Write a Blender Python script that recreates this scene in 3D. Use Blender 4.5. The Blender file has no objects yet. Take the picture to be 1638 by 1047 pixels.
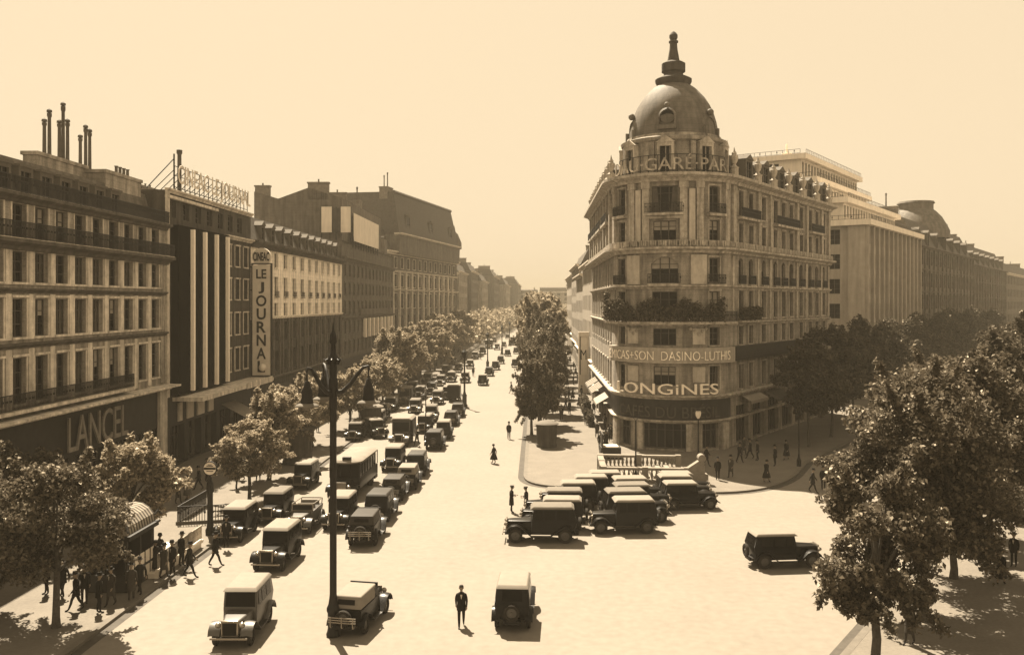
import bpy, bmesh, math, random
import numpy as np
from mathutils import Vector, Matrix
R = math.radians
random.seed(7)
SC = bpy.context.scene
COL = SC.collection

# ---------------------------------------------------------------- camera, sky, sun, exposure
FPX, CX, HY, EYE = 1450.0, 819.0, 483.0, 14.2          # focal length and horizon in photo pixels, eye height in metres
cam_d = bpy.data.cameras.new("camera"); cam = bpy.data.objects.new("camera", cam_d); COL.objects.link(cam)
cam.location = (0, 0, EYE); cam.rotation_euler = (R(90), 0, 0)
cam_d.sensor_width = 36.0; cam_d.lens = FPX / 1638 * 36.0
cam_d.shift_y = -(523.5 - HY) / 1638
cam_d.clip_start = 0.2; cam_d.clip_end = 20000
SC.camera = cam

SUN_AZ, SUN_EL = R(-22.5), R(56)                        # azimuth from +Y towards +X
w = bpy.data.worlds.new("World"); SC.world = w; w.use_nodes = True
nt = w.node_tree; nt.nodes.clear()
wo = nt.nodes.new("ShaderNodeOutputWorld"); bg = nt.nodes.new("ShaderNodeBackground")
sky = nt.nodes.new("ShaderNodeTexSky"); sky.sky_type = 'NISHITA'; sky.sun_disc = False
sky.sun_elevation = SUN_EL; sky.sun_rotation = SUN_AZ % (2 * math.pi)
sky.air_density = 1.0; sky.dust_density = 3.0; sky.ozone_density = 1.0
bw = nt.nodes.new("ShaderNodeRGBToBW")
pw = nt.nodes.new("ShaderNodeMath"); pw.operation = 'POWER'; pw.inputs[1].default_value = 0.10
mx = nt.nodes.new("ShaderNodeVectorMath"); mx.operation = 'SCALE'; mx.inputs[0].default_value = (1.0, 0.80, 0.535)
k_ = nt.nodes.new("ShaderNodeMath"); k_.operation = 'MULTIPLY'; k_.inputs[1].default_value = 1.305
nt.links.new(sky.outputs[0], bw.inputs[0]); nt.links.new(bw.outputs[0], pw.inputs[0])
nt.links.new(pw.outputs[0], k_.inputs[0]); nt.links.new(k_.outputs[0], mx.inputs['Scale'])
nt.links.new(mx.outputs[0], bg.inputs[0]); bg.inputs[1].default_value = 0.15
nt.links.new(bg.outputs[0], wo.inputs[0])

sun_d = bpy.data.lights.new("sun", 'SUN'); sun = bpy.data.objects.new("sun", sun_d); COL.objects.link(sun)
sun_d.energy = 5.0; sun_d.angle = R(0.5); sun_d.color = (1.0, 0.86, 0.66)
sdir = Vector((math.sin(SUN_AZ) * math.cos(SUN_EL), math.cos(SUN_AZ) * math.cos(SUN_EL), math.sin(SUN_EL)))
sun.rotation_euler = sdir.to_track_quat('Z', 'Y').to_euler(); sun.location = (-40, 60, 90)

SC.view_settings.view_transform = 'Standard'; SC.view_settings.look = 'None'
SC.view_settings.exposure = 2.1; SC.view_settings.gamma = 1.0; SC.view_settings.use_curve_mapping = False
SC.cycles.use_denoising = True
SC.cycles.max_bounces = 6; SC.cycles.diffuse_bounces = 1; SC.cycles.glossy_bounces = 2
SC.cycles.transmission_bounces = 3; SC.cycles.volume_bounces = 1; SC.cycles.transparent_max_bounces = 4

# ---------------------------------------------------------------- plan of the place (metres)
def V2(x, y): return Vector((x, y))
BD = V2(39.0 / 1450, 1).normalized(); BR = V2(BD.y, -BD.x)      # along the boulevard, and to its right
HD = V2(1011.0 / 1450, 1).normalized(); HN = V2(HD.y, -HD.x)    # along the avenue at the right, and out of its facades
CEN = V2(16.3, 91.5); RAD = 6.0                                 # the corner rotunda
H0 = CEN + RAD * HN
def BV(s, u): return BD * s + BR * u
def HB(t, n): return H0 + HD * t + HN * n
def G(px, py):                                                  # survey of the photograph: a point of the ground
    d = FPX * EYE / (py - HY)
    return V2((px - CX) / FPX * d, d)
def fs(px, u=-31.0):                                            # distance along a boulevard facade
    t = (px - CX) / FPX
    return u * (t * BR.y - BR.x) / (BD.x - t * BD.y)
def zat(py, d): return EYE + (HY - py) * d / FPX

# ---------------------------------------------------------------- materials: old soot and stone in sepia tones
TINT = (1.0, 0.885, 0.735)
MATS = {}
def mat(name, g, rough=0.8, var=0.25, scale=3.0, bump=0.0, metal=0.0, streak=0.0, course=None, spec=0.12, tint=TINT, island=0.0, fine=0.0):
    if name in MATS: return MATS[name]
    m = bpy.data.materials.new(name); m.use_nodes = True; n = m.node_tree; L = n.links
    p = n.nodes['Principled BSDF']
    p.inputs['Roughness'].default_value = rough; p.inputs['Metallic'].default_value = metal
    p.inputs['Specular IOR Level'].default_value = spec
    base = tuple(g * t for t in tint) + (1,)
    tc = n.nodes.new("ShaderNodeTexCoord")
    val = None
    def chain(v, lo, hi, fac):
        nonlocal val
        mr = n.nodes.new("ShaderNodeMapRange"); mr.inputs['From Min'].default_value = lo; mr.inputs['From Max'].default_value = hi
        mr.inputs['To Min'].default_value = 1 - fac; mr.inputs['To Max'].default_value = 1 + fac * 0.8
        L.new(v, mr.inputs['Value'])
        if val is None: val = mr.outputs[0]
        else:
            mm = n.nodes.new("ShaderNodeMath"); mm.operation = 'MULTIPLY'
            L.new(val, mm.inputs[0]); L.new(mr.outputs[0], mm.inputs[1]); val = mm.outputs[0]
    if var > 0:
        nz = n.nodes.new("ShaderNodeTexNoise"); nz.inputs['Scale'].default_value = scale; nz.inputs['Detail'].default_value = 6; nz.inputs['Roughness'].default_value = 0.65
        L.new(tc.outputs['Object'], nz.inputs['Vector']); chain(nz.outputs['Fac'], 0.3, 0.7, var)
    if fine > 0:
        nz2 = n.nodes.new("ShaderNodeTexNoise"); nz2.inputs['Scale'].default_value = scale * 14; nz2.inputs['Detail'].default_value = 3
        L.new(tc.outputs['Object'], nz2.inputs['Vector']); chain(nz2.outputs['Fac'], 0.3, 0.7, fine)
    if streak > 0:
        mp = n.nodes.new("ShaderNodeMapping"); mp.inputs['Scale'].default_value = (1.3, 1.3, 0.12)
        ns = n.nodes.new("ShaderNodeTexNoise"); ns.inputs['Scale'].default_value = 1.6; ns.inputs['Detail'].default_value = 5
        L.new(tc.outputs['Object'], mp.inputs[0]); L.new(mp.outputs[0], ns.inputs['Vector']); chain(ns.outputs['Fac'], 0.32, 0.68, streak)
    if course:                                                   # horizontal joints of the masonry
        wv = n.nodes.new("ShaderNodeTexWave"); wv.wave_type = 'BANDS'; wv.bands_direction = 'Z'; wv.wave_profile = 'SAW'
        wv.inputs['Scale'].default_value = 0.314 / course; wv.inputs['Distortion'].default_value = 0.0
        L.new(tc.outputs['Object'], wv.inputs['Vector']); chain(wv.outputs['Fac'], 0.0, 0.10, 0.22)
    if island > 0:
        ge = n.nodes.new("ShaderNodeNewGeometry"); chain(ge.outputs['Random Per Island'], 0, 1, island)
    if val is not None:
        sc = n.nodes.new("ShaderNodeVectorMath"); sc.operation = 'SCALE'; sc.inputs[0].default_value = base[:3]
        L.new(val, sc.inputs['Scale']); L.new(sc.outputs[0], p.inputs['Base Color'])
        if bump > 0:
            bp = n.nodes.new("ShaderNodeBump"); bp.inputs['Strength'].default_value = bump; bp.inputs['Distance'].default_value = 0.03
            L.new(val, bp.inputs['Height']); L.new(bp.outputs[0], p.inputs['Normal'])
    else:
        p.inputs['Base Color'].default_value = base
    MATS[name] = m; return m
WARM = (1.0, 0.84, 0.62)
m_road = mat('road setts', 0.157, 0.8, 0.06, 0.16, 0.12, fine=0.08, spec=0.15)
m_pave = mat('pavement asphalt', 0.132, 0.85, 0.13, 0.5, 0.1, fine=0.12)
m_kerb = mat('kerb granite', 0.11, 0.8, 0.2, 2.0)
m_gut = mat('gutter stone', 0.06, 0.8, 0.3, 1.5)
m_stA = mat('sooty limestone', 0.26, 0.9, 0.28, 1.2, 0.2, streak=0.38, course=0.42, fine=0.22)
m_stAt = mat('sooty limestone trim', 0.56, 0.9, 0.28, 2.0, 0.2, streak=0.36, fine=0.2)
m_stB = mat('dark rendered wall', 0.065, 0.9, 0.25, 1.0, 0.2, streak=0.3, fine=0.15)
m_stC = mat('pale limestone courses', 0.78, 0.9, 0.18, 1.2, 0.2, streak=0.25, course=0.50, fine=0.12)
m_stD = mat('brown stone', 0.105, 0.9, 0.25, 1.0, 0.2, streak=0.3, course=0.45, fine=0.12)
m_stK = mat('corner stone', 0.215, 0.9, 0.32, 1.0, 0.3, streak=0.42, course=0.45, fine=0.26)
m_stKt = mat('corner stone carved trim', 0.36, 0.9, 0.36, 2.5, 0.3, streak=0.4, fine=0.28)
m_stJ = mat('new pale stone', 0.32, 0.85, 0.12, 0.8, 0.1, streak=0.15, fine=0.08)
m_white = mat('white render', 0.7, 0.8, 0.08, 0.8, streak=0.1)
m_slate = mat('roof slate', 0.07, 0.7, 0.3, 2.0, 0.2, course=0.22, fine=0.2)
m_zinc = mat('zinc roof', 0.1, 0.85, 0.2, 1.0, spec=0.08)
m_soot = mat('soot black cornice', 0.08, 0.9, 0.3, 1.5, 0.2, streak=0.3, fine=0.15)
m_pale = mat('cleaner pale stone', 0.42, 0.9, 0.2, 2.0, streak=0.2)
m_bal = mat('balustrade stone', 0.19, 0.9, 0.2, 3.0, fine=0.15)
m_sootl = mat('sooty sign letters', 0.07, 0.8, 0.3, 3.0)
m_lead = mat('dome lead', 0.105, 0.7, 0.22, 0.9, streak=0.25, spec=0.12, fine=0.12, course=.55)
m_iron = mat('black iron', 0.012, 0.55, 0.3, 3.0, spec=0.2)
m_glass = mat('dark window glass', 0.008, 0.12, 0.0, spec=0.05)
m_curt = mat('net curtain behind glass', 0.09, 0.5, 0.35, 1.7, spec=0.05)
m_blind = mat('lowered blind', 0.3, 0.7, 0.2, 1.0)
m_fram = mat('painted window frame', 0.07, 0.6, 0.2, 2.0)
m_shop = mat('dark painted shopfront', 0.022, 0.5, 0.35, 1.5, spec=0.2)
m_black = mat('black glass panel', 0.006, 0.8, 0.3, 0.8, spec=0.0)
m_cream = mat('cream paint', 0.85, 0.6, 0.08, 2.0)
m_gold = mat('dull gilt letters', .2, 0.5, 0.25, 3.0)
m_awn = mat('canvas awning', 0.25, 0.9, 0.15, 2.0)
m_awnd = mat('dark canvas', 0.06, 0.9, 0.3, 2.0)
m_brick = mat('chimney brick', 0.15, 0.9, 0.3, 2.0, 0.3, course=0.15)
m_pot = mat('chimney flue', 0.09, 0.8, 0.3, 2.0)
m_bark = mat('bark', 0.07, 0.95, 0.4, 5.0, 0.6)
m_sign = mat('white sign face', 0.62, 0.7, 0.12, 1.2)
m_signb = mat('sign paint black', 0.02, 0.6, 0.2, 2.0)

def leaf_mat(name, g, tr):
    m = bpy.data.materials.new(name); m.use_nodes = True; n = m.node_tree; L = n.links
    n.nodes.remove(n.nodes['Principled BSDF']); out = n.nodes['Material Output']
    ge = n.nodes.new("ShaderNodeNewGeometry")
    mr = n.nodes.new("ShaderNodeMapRange"); mr.inputs['To Min'].default_value = 0.55; mr.inputs['To Max'].default_value = 1.5
    L.new(ge.outputs['Random Per Island'], mr.inputs['Value'])
    sc = n.nodes.new("ShaderNodeVectorMath"); sc.operation = 'SCALE'; sc.inputs[0].default_value = tuple(g * t for t in WARM); L.new(mr.outputs[0], sc.inputs['Scale'])
    sc2 = n.nodes.new("ShaderNodeVectorMath"); sc2.operation = 'SCALE'; sc2.inputs[0].default_value = tuple(g * tr * t for t in WARM); L.new(mr.outputs[0], sc2.inputs['Scale'])
    d = n.nodes.new("ShaderNodeBsdfDiffuse"); t = n.nodes.new("ShaderNodeBsdfTranslucent"); gl = n.nodes.new("ShaderNodeBsdfGlossy")
    gl.inputs['Roughness'].default_value = 0.45; gl.inputs['Color'].default_value = (0.9, 0.8, 0.65, 1)
    L.new(sc.outputs[0], d.inputs[0]); L.new(sc2.outputs[0], t.inputs[0])
    a = n.nodes.new("ShaderNodeAddShader"); L.new(d.outputs[0], a.inputs[0]); L.new(t.outputs[0], a.inputs[1])
    x = n.nodes.new("ShaderNodeMixShader"); x.inputs[0].default_value = 0.022; L.new(a.outputs[0], x.inputs[1]); L.new(gl.outputs[0], x.inputs[2])
    L.new(x.outputs[0], out.inputs[0]); MATS[name] = m; return m
m_leaf = leaf_mat('plane leaves', 0.06, 0.5)
m_leafp = leaf_mat('young and haze-paled leaves', 0.14, 0.7)  # young leaves nearby; on far trees the paleness stands in for haze
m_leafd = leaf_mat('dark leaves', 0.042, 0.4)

# ---------------------------------------------------------------- mesh helpers
class MB:
    def __init__(s): s.v = []; s.f = []; s.m = []
    def add(s, vs, fs_, mi=0):
        o = len(s.v); s.v.extend([tuple(p) for p in vs]); s.f.extend([tuple(i + o for i in f) for f in fs_]); s.m.extend([mi] * len(fs_)); return s
    def hexa(s, p, mi=0):                                        # p: bottom four (ccw from above), top four
        return s.add(p, [(3, 2, 1, 0), (4, 5, 6, 7), (0, 1, 5, 4), (1, 2, 6, 5), (2, 3, 7, 6), (3, 0, 4, 7)], mi)
    def box(s, x0, y0, z0, x1, y1, z1, mi=0):
        return s.hexa([(x0, y0, z0), (x1, y0, z0), (x1, y1, z0), (x0, y1, z0), (x0, y0, z1), (x1, y0, z1), (x1, y1, z1), (x0, y1, z1)], mi)
    def cbox(s, c, sx, sy, sz, mi=0, yaw=0.0):
        ca, sa = math.cos(yaw), math.sin(yaw); p = []
        for dz in (-sz / 2, sz / 2):
            for dx, dy in ((-sx / 2, -sy / 2), (sx / 2, -sy / 2), (sx / 2, sy / 2), (-sx / 2, sy / 2)):
                p.append((c[0] + dx * ca - dy * sa, c[1] + dx * sa + dy * ca, c[2] + dz))
        return s.hexa(p, mi)
    def tube(s, pts, rad, n=8, mi=0, caps=True, flat=1.0):
        pts = [Vector(p) for p in pts]
        if not hasattr(rad, '__len__'): rad = [rad] * len(pts)
        vs = []; ref = None
        for i, p in enumerate(pts):
            a = pts[max(i - 1, 0)]; b = pts[min(i + 1, len(pts) - 1)]; t = (b - a).normalized()
            if ref is None: ref = Vector((1, 0, 0)) if abs(t.x) < 0.9 else Vector((0, 1, 0))
            u = (ref - t * ref.dot(t)).normalized(); v = t.cross(u); ref = u
            for k in range(n):
                an = 2 * math.pi * k / n
                vs.append(p + (u * math.cos(an) + v * math.sin(an) * flat) * rad[i])
        fs_ = [(i * n + k, i * n + (k + 1) % n, (i + 1) * n + (k + 1) % n, (i + 1) * n + k) for i in range(len(pts) - 1) for k in range(n)]
        if caps: fs_ += [tuple(range(n - 1, -1, -1)), tuple((len(pts) - 1) * n + k for k in range(n))]
        return s.add(vs, fs_, mi)
    def lathe(s, prof, n=16, c=(0, 0, 0), mi=0, sx=1.0, sy=1.0, axis='z', a0=0.0, a1=2 * math.pi):
        full = abs(a1 - a0 - 2 * math.pi) < 1e-6; m = n if full else n + 1; vs = []
        for r, z in prof:
            for k in range(m):
                a = a0 + (a1 - a0) * k / n; x, y = r * math.cos(a) * sx, r * math.sin(a) * sy
                q = (x, y, z) if axis == 'z' else ((z, x, y) if axis == 'x' else (x, -z, y))
                vs.append((c[0] + q[0], c[1] + q[1], c[2] + q[2]))
        fs_ = []
        for i in range(len(prof) - 1):
            for k in range(n):
                k2 = (k + 1) % m if full else k + 1
                fs_.append((i * m + k, i * m + k2, (i + 1) * m + k2, (i + 1) * m + k))
        return s.add(vs, fs_, mi)
    def ball(s, c, r, n=10, mi=0, sz=1.0, sy=1.0):
        prof = [(max(1e-4, r * math.sin(math.pi * i / (n // 2 + 1))), -r * sz * math.cos(math.pi * i / (n // 2 + 1))) for i in range(n // 2 + 2)]
        return s.lathe(prof, n, c, mi, 1.0, sy)
    def build(s, name, mats, parent=None, smooth=None, loc=None, off=None):
        me = bpy.data.meshes.new(name)
        vs = s.v if off is None else [(a - off[0], b - off[1], c - off[2]) for a, b, c in s.v]
        me.from_pydata(vs, [], s.f)
        if not isinstance(mats, (list, tuple)): mats = [mats]
        for m in mats: me.materials.append(m)
        if len(mats) > 1: me.polygons.foreach_set('material_index', s.m)
        if smooth is not None:
            me.polygons.foreach_set('use_smooth', [True] * len(me.polygons)); me.set_sharp_from_angle(angle=R(smooth))
        me.update()
        return link(name, me, parent, loc)
def link(name, data, parent=None, loc=None, rot=None):
    o = bpy.data.objects.new(name, data); COL.objects.link(o)
    if parent is not None: o.parent = parent
    if loc is not None: o.location = loc
    if rot is not None: o.rotation_euler = rot
    return o
def tag(o, label=None, cat=None, group=None, kind=None):
    if label: o['label'] = label
    if cat: o['category'] = cat
    if group: o['group'] = group
    if kind: o['kind'] = kind
    return o
def empty(name, loc, rz=0.0, label=None, cat=None, group=None):
    o = bpy.data.objects.new(name, None); COL.objects.link(o); o.empty_display_size = 0.3
    o.location = loc if len(loc) == 3 else (loc[0], loc[1], 0.0); o.rotation_euler = (0, 0, rz)
    return tag(o, label, cat, group)
CHILD = {}
def copy_tree(o, parent=None):
    c = o.copy(); COL.objects.link(c); c.parent = parent
    for ch in o.children: copy_tree(ch, c)
    return c
def text_verts(body, height, width=None, depth=0.1, font_off=0.0):
    cu = bpy.data.curves.new('lettering', 'FONT'); cu.body = body; cu.size = 1.0; cu.extrude = 0.05; cu.offset = font_off; cu.resolution_u = 3
    o = bpy.data.objects.new('lettering', cu); COL.objects.link(o)
    dg = bpy.context.evaluated_depsgraph_get(); me = bpy.data.meshes.new_from_object(o.evaluated_get(dg))
    vs = [v.co.copy() for v in me.vertices]; fs_ = [tuple(p.vertices) for p in me.polygons]
    bpy.data.objects.remove(o); bpy.data.curves.remove(cu); bpy.data.meshes.remove(me)
    x0 = min(v.x for v in vs); x1 = max(v.x for v in vs); y0 = min(v.y for v in vs); y1 = max(v.y for v in vs)
    kx = (width / (x1 - x0)) if width else height / (y1 - y0); ky = height / (y1 - y0)
    return [((v.x - x0) * kx, -(v.z + 0.05) * 10 * depth, (v.y - y0) * ky) for v in vs], fs_, (x1 - x0) * kx

# ---------------------------------------------------------------- facades: a path in plan, x along it, y into the building, z up
class Straight:
    step = 1e9
    def __init__(s, p0, d): s.p0 = Vector(p0); s.d = Vector(d).normalized(); s.i = Vector((-s.d.y, s.d.x))
    def at(s, x, y, z=0.0): q = s.p0 + s.d * x + s.i * y; return (q.x, q.y, z)
    def yaw(s, x): return math.atan2(s.d.y, s.d.x)
    def cuts(s, a, b): return [a, b]
class Corner:                                                    # boulevard side, quarter-round corner, avenue side
    LL = 36.0
    a0 = math.atan2(-BR.y, -BR.x); a1 = math.atan2(HN.y, HN.x) + 2 * math.pi
    def __init__(s):
        if s.a0 < 0: s.a0 += 2 * math.pi
        s.arc = (s.a1 - s.a0) * RAD; s.far = CEN - BR * RAD + BD * s.LL; s.mid = s.LL + s.arc / 2
        s.x1 = s.LL + s.arc
    def at(s, x, y, z=0.0):
        if x <= s.LL: q = s.far - BD * x + BR * y
        elif x < s.x1:
            a = s.a0 + (x - s.LL) / RAD; q = CEN + V2(math.cos(a), math.sin(a)) * (RAD - y)
        else: q = H0 + HD * (x - s.x1) - HN * y
        return (q.x, q.y, z)
    def yaw(s, x):
        if x <= s.LL: return math.atan2(-BD.y, -BD.x)
        if x < s.x1: return s.a0 + (x - s.LL) / RAD + math.pi / 2
        return math.atan2(HD.y, HD.x)
    def cuts(s, a, b):
        r = [a]
        for q in np.linspace(s.LL, s.x1, 31):
            if a + 1e-4 < q < b - 1e-4: r.append(float(q))
        r.append(b); return r
def pquad(mb, P, xa, xb, za, zb, y=0.0, mi=0):
    c = P.cuts(xa, xb)
    for a, b in zip(c, c[1:]):
        mb.add([P.at(a, y, za), P.at(b, y, za), P.at(b, y, zb), P.at(a, y, zb)], [(0, 1, 2, 3)], mi)
def sweep(mb, P, xa, xb, prof, mi=0):                            # closed profile [(y,z)] swept along the path, with end caps
    c = P.cuts(xa, xb); n = len(prof); vs = []
    for x in c: vs += [P.at(x, y, z) for y, z in prof]
    fs_ = [(i * n + k, i * n + (k + 1) % n, (i + 1) * n + (k + 1) % n, (i + 1) * n + k) for i in range(len(c) - 1) for k in range(n)]
    fs_ += [tuple(range(n)), tuple((len(c) - 1) * n + k for k in range(n - 1, -1, -1))]
    mb.add(vs, fs_, mi)
def pbox(mb, P, xa, xb, ya, yb, za, zb, mi=0):
    sweep(mb, P, xa, xb, [(ya, za), (yb, za), (yb, zb), (ya, zb)], mi)
def cornice(mb, P, xa, xb, z, h=0.5, out=0.6, mi=0):
    sweep(mb, P, xa, xb, [(0.0, z), (-out * 0.35, z + 0.003), (-out * 0.45, z + h * 0.35), (-out * 0.9, z + h * 0.6), (-out, z + h * 0.65), (-out, z + h), (0.05, z + h * 1.08)], mi)
def railing(mb, P, xa, xb, y, z, h=0.95, sp=0.15, bar=0.028, mi=0):
    pbox(mb, P, xa, xb, y - 0.03, y + 0.03, z + h - 0.05, z + h, mi); pbox(mb, P, xa, xb, y - 0.02, y + 0.02, z + 0.08, z + 0.12, mi)
    k = max(1, int((xb - xa) / sp))
    for i in range(k + 1):
        x = xa + (xb - xa) * i / k; a = P.yaw(x); p = P.at(x, y, z + h / 2)
        mb.cbox(p, bar, bar, h - 0.1, mi, a)
        if i % 3 == 1: mb.cbox((p[0], p[1], z + h * 0.62), bar * 3.2, bar, bar * 3.5, mi, a)
def wall_strip(mb, P, xa, xb, za, zb, wins, rev=0.32, mi=0, y=0.0):
    wins = sorted(wins); x = xa
    for (c, ww, w0, w1, arch) in wins:
        l, r = c - ww / 2, c + ww / 2
        if l < xa or r > xb: continue
        pquad(mb, P, x, l, za, zb, y, mi); x = r
        pquad(mb, P, l, r, za, w0, y, mi)
        if arch:
            k = 8; rz = ww / 2 * arch; zc = w1 - rz
            pts = [(l + (r - l) * i / k, zc + rz * math.sin(math.pi * i / k)) for i in range(k + 1)]
            for (x0, z0), (x1, z1) in zip(pts, pts[1:]):
                mb.add([P.at(x0, y, z0), P.at(x1, y, z1), P.at(x1, y, zb), P.at(x0, y, zb)], [(0, 1, 2, 3)], mi)
                mb.add([P.at(x0, y, z0), P.at(x0, y + rev, z0), P.at(x1, y + rev, z1), P.at(x1, y, z1)], [(0, 1, 2, 3)], mi)
                mb.add([P.at(x0, y + rev * .8, z0), P.at(x1, y + rev * .8, z1), P.at(x1, y + rev * .8, w1 + .01), P.at(x0, y + rev * .8, w1 + .01)], [(0, 1, 2, 3)], mi)
        else:
            pquad(mb, P, l, r, w1, zb, y, mi); zc = w1
            mb.add([P.at(l, y, w1), P.at(l, y + rev, w1), P.at(r, y + rev, w1), P.at(r, y, w1)], [(0, 1, 2, 3)], mi)
        mb.add([P.at(l, y, w0), P.at(r, y, w0), P.at(r, y + rev, w0), P.at(l, y + rev, w0)], [(0, 1, 2, 3)], mi)
        mb.add([P.at(l, y, w0), P.at(l, y + rev, w0), P.at(l, y + rev, zc), P.at(l, y, zc)], [(0, 1, 2, 3)], mi)
        mb.add([P.at(r, y, w0), P.at(r, y, zc), P.at(r, y + rev, zc), P.at(r, y + rev, w0)], [(0, 1, 2, 3)], mi)
    pquad(mb, P, x, xb, za, zb, y, mi)
WM = {}
def win_mesh(ww, wh, style):
    k = (round(ww, 3), round(wh, 3), style)
    if k in WM: return WM[k]
    mb = MB(); t = 0.07; w_ = ww / 2
    mb.box(-w_, -.06, 0, -w_ + t, .03, wh); mb.box(w_ - t, -.06, 0, w_, .03, wh); mb.box(-w_ + t, -.06, 0, w_ - t, .03, t); mb.box(-w_ + t, -.06, wh - t, w_ - t, .03, wh)
    nm = 1 if style != 'wide' else max(2, int(ww / 0.9))
    for i in range(nm):
        x = -w_ + ww * (i + 1) / (nm + 1); mb.box(x - .045, -.07, t, x + .045, .025, wh - t)
    for q in ((0.34, 0.68) if style != 'wide' else (0.72,)):
        mb.box(-w_ + t, -.05, wh * q - .025, w_ - t, .02, wh * q + .025)
    fr = MB(); me_o = mb.build('window', m_fram); fme = me_o.data; bpy.data.objects.remove(me_o)
    panes = []
    for v in range(4):
        pb = MB(); a, b = -w_ + t * .5, w_ - t * .5
        if v < 2: pb.add([(a, .035, .03), (b, .035, .03), (b, .035, wh - .03), (a, .035, wh - .03)], [(0, 1, 2, 3)], 0)
        elif v == 2:                                             # drawn curtains at both sides
            q = ww * 0.27
            pb.add([(a, .035, .03), (a + q, .035, .03), (a + q * .7, .035, wh - .03), (a, .035, wh - .03)], [(0, 1, 2, 3)], 1)
            pb.add([(b - q, .035, .03), (b, .035, .03), (b, .035, wh - .03), (b - q * .7, .035, wh - .03)], [(0, 1, 2, 3)], 1)
            pb.add([(a + q, .035, .03), (b - q, .035, .03), (b - q * .7, .035, wh - .03), (a + q * .7, .035, wh - .03)], [(0, 1, 2, 3)], 0)
        else:                                                    # blind half lowered
            z = wh * 0.55
            pb.add([(a, .035, .03), (b, .035, .03), (b, .035, z), (a, .035, z)], [(0, 1, 2, 3)], 0)
            pb.add([(a, .035, z), (b, .035, z), (b, .035, wh - .03), (a, .035, wh - .03)], [(0, 1, 2, 3)], 2)
        po = pb.build('pane', [m_glass, m_curt, m_blind]); panes.append(po.data); bpy.data.objects.remove(po)
    WM[k] = (fme, panes); return WM[k]
rw = random.Random(3)
def windows(root, P, wins, rev=0.32, style='std', y=0.0, name='window'):
    o = root.location
    for (c, ww, w0, w1, arch) in wins:
        fme, panes = win_mesh(ww, w1 - w0, style); p = P.at(c, y + rev, w0)
        f = link(name, fme, root, (p[0] - o.x, p[1] - o.y, p[2] - o.z), (0, 0, P.yaw(c)))
        link('pane', panes[rw.choice((0, 0, 0, 0, 1, 1, 2, 3))], f)
def grid(centers, ww, w0, w1, arch=0): return [(c, ww, w0, w1, arch) for c in centers]
def sills(mb, P, wins, mi=0, head=True):
    for (c, ww, w0, w1, arch) in wins:
        pbox(mb, P, c - ww / 2 - .12, c + ww / 2 + .12, -.12, .02, w0 - .14, w0 - .003, mi)
        if head and not arch: pbox(mb, P, c - ww / 2 - .16, c + ww / 2 + .16, -.14, .02, w1 + .08, w1 + .22, mi)
        if not arch:
            for s_ in (-1, 1): pbox(mb, P, c + s_ * (ww / 2 + .09) - .07, c + s_ * (ww / 2 + .09) + .07, -.05, .02, w0 - .003, w1 + .079, mi)
def box_body(mb, P, xa, xb, z1, depth, mi=0, z0=0.0, y0=0.0):    # ends, back and top of a straight building
    for x, fl in ((xa, 1), (xb, 0)):
        q = [P.at(x, y0, z0), P.at(x, depth, z0), P.at(x, depth, z1), P.at(x, y0, z1)]
        mb.add(q, [(0, 3, 2, 1) if not fl else (0, 1, 2, 3)], mi)
    mb.add([P.at(xa, depth, z0), P.at(xb, depth, z0), P.at(xb, depth, z1), P.at(xa, depth, z1)], [(0, 3, 2, 1)], mi)
    mb.add([P.at(xa, y0, z1), P.at(xb, y0, z1), P.at(xb, depth, z1), P.at(xa, depth, z1)], [(0, 1, 2, 3)], mi)
def mansard(mb, P, xa, xb, z0, z1, y0=0.35, run=1.3, depth=11.0, mi=0, mt=1):
    a = [(xa, y0, z0), (xb, y0, z0), (xb, y0 + run, z1), (xa, y0 + run, z1), (xa, depth - .3, z0), (xb, depth - .3, z0), (xb, depth - run, z1), (xa, depth - run, z1)]
    q = [P.at(*p) for p in a]
    mb.add(q, [(0, 1, 2, 3), (5, 4, 7, 6), (1, 5, 6, 2), (4, 0, 3, 7)], mi); zr = z1 + 0.8; ym = (depth) / 2
    r = [P.at(xa, ym, zr), P.at(xb, ym, zr)]
    mb.add([q[3], q[2], q[6], q[7], r[0], r[1]], [(0, 1, 5, 4), (2, 3, 4, 5), (1, 2, 5), (3, 0, 4)], mt)
def dormer(root, P, c, z, ww=1.1, wh=1.5, y=0.5, ped=True):
    o = root.location; mb = MB(); w_ = ww / 2 + .22
    mb.box(-w_, 0, 0, -ww / 2, 1.5, wh + .25); mb.box(ww / 2, 0, 0, w_, 1.5, wh + .25); mb.box(-ww / 2, .0, wh, ww / 2, 1.5, wh + .25); mb.box(-ww / 2, .0, -.12, ww / 2, 1.5, 0)
    if ped: mb.add([(-w_ - .12, -.12, wh + .253), (w_ + .12, -.12, wh + .253), (0, -.12, wh + .8), (-w_ - .12, 1.5, wh + .253), (w_ + .12, 1.5, wh + .253), (0, 1.5, wh + .8)], [(0, 1, 2), (4, 3, 5), (0, 2, 5, 3), (1, 4, 5, 2), (0, 3, 4, 1)])
    else: mb.box(-w_ - .1, -.12, wh + .253, w_ + .1, 1.5, wh + .4)
    mb.add([(-ww / 2, .16, 0), (ww / 2, .16, 0), (ww / 2, .16, wh), (-ww / 2, .16, wh)], [(0, 1, 2, 3)], 1)
    mb.box(-.035, .10, 0, .035, .159, wh, 0); mb.box(-ww / 2, .10, wh * .6, -.036, .159, wh * .6 + .05, 0); mb.box(.036, .10, wh * .6, ww / 2, .159, wh * .6 + .05, 0)
    p = P.at(c, y, z); d = mb.build('dormer', [m_zinc, m_glass], root, None, (p[0] - o.x, p[1] - o.y, p[2] - o.z)); d.rotation_euler = (0, 0, P.yaw(c)); return d
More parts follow.
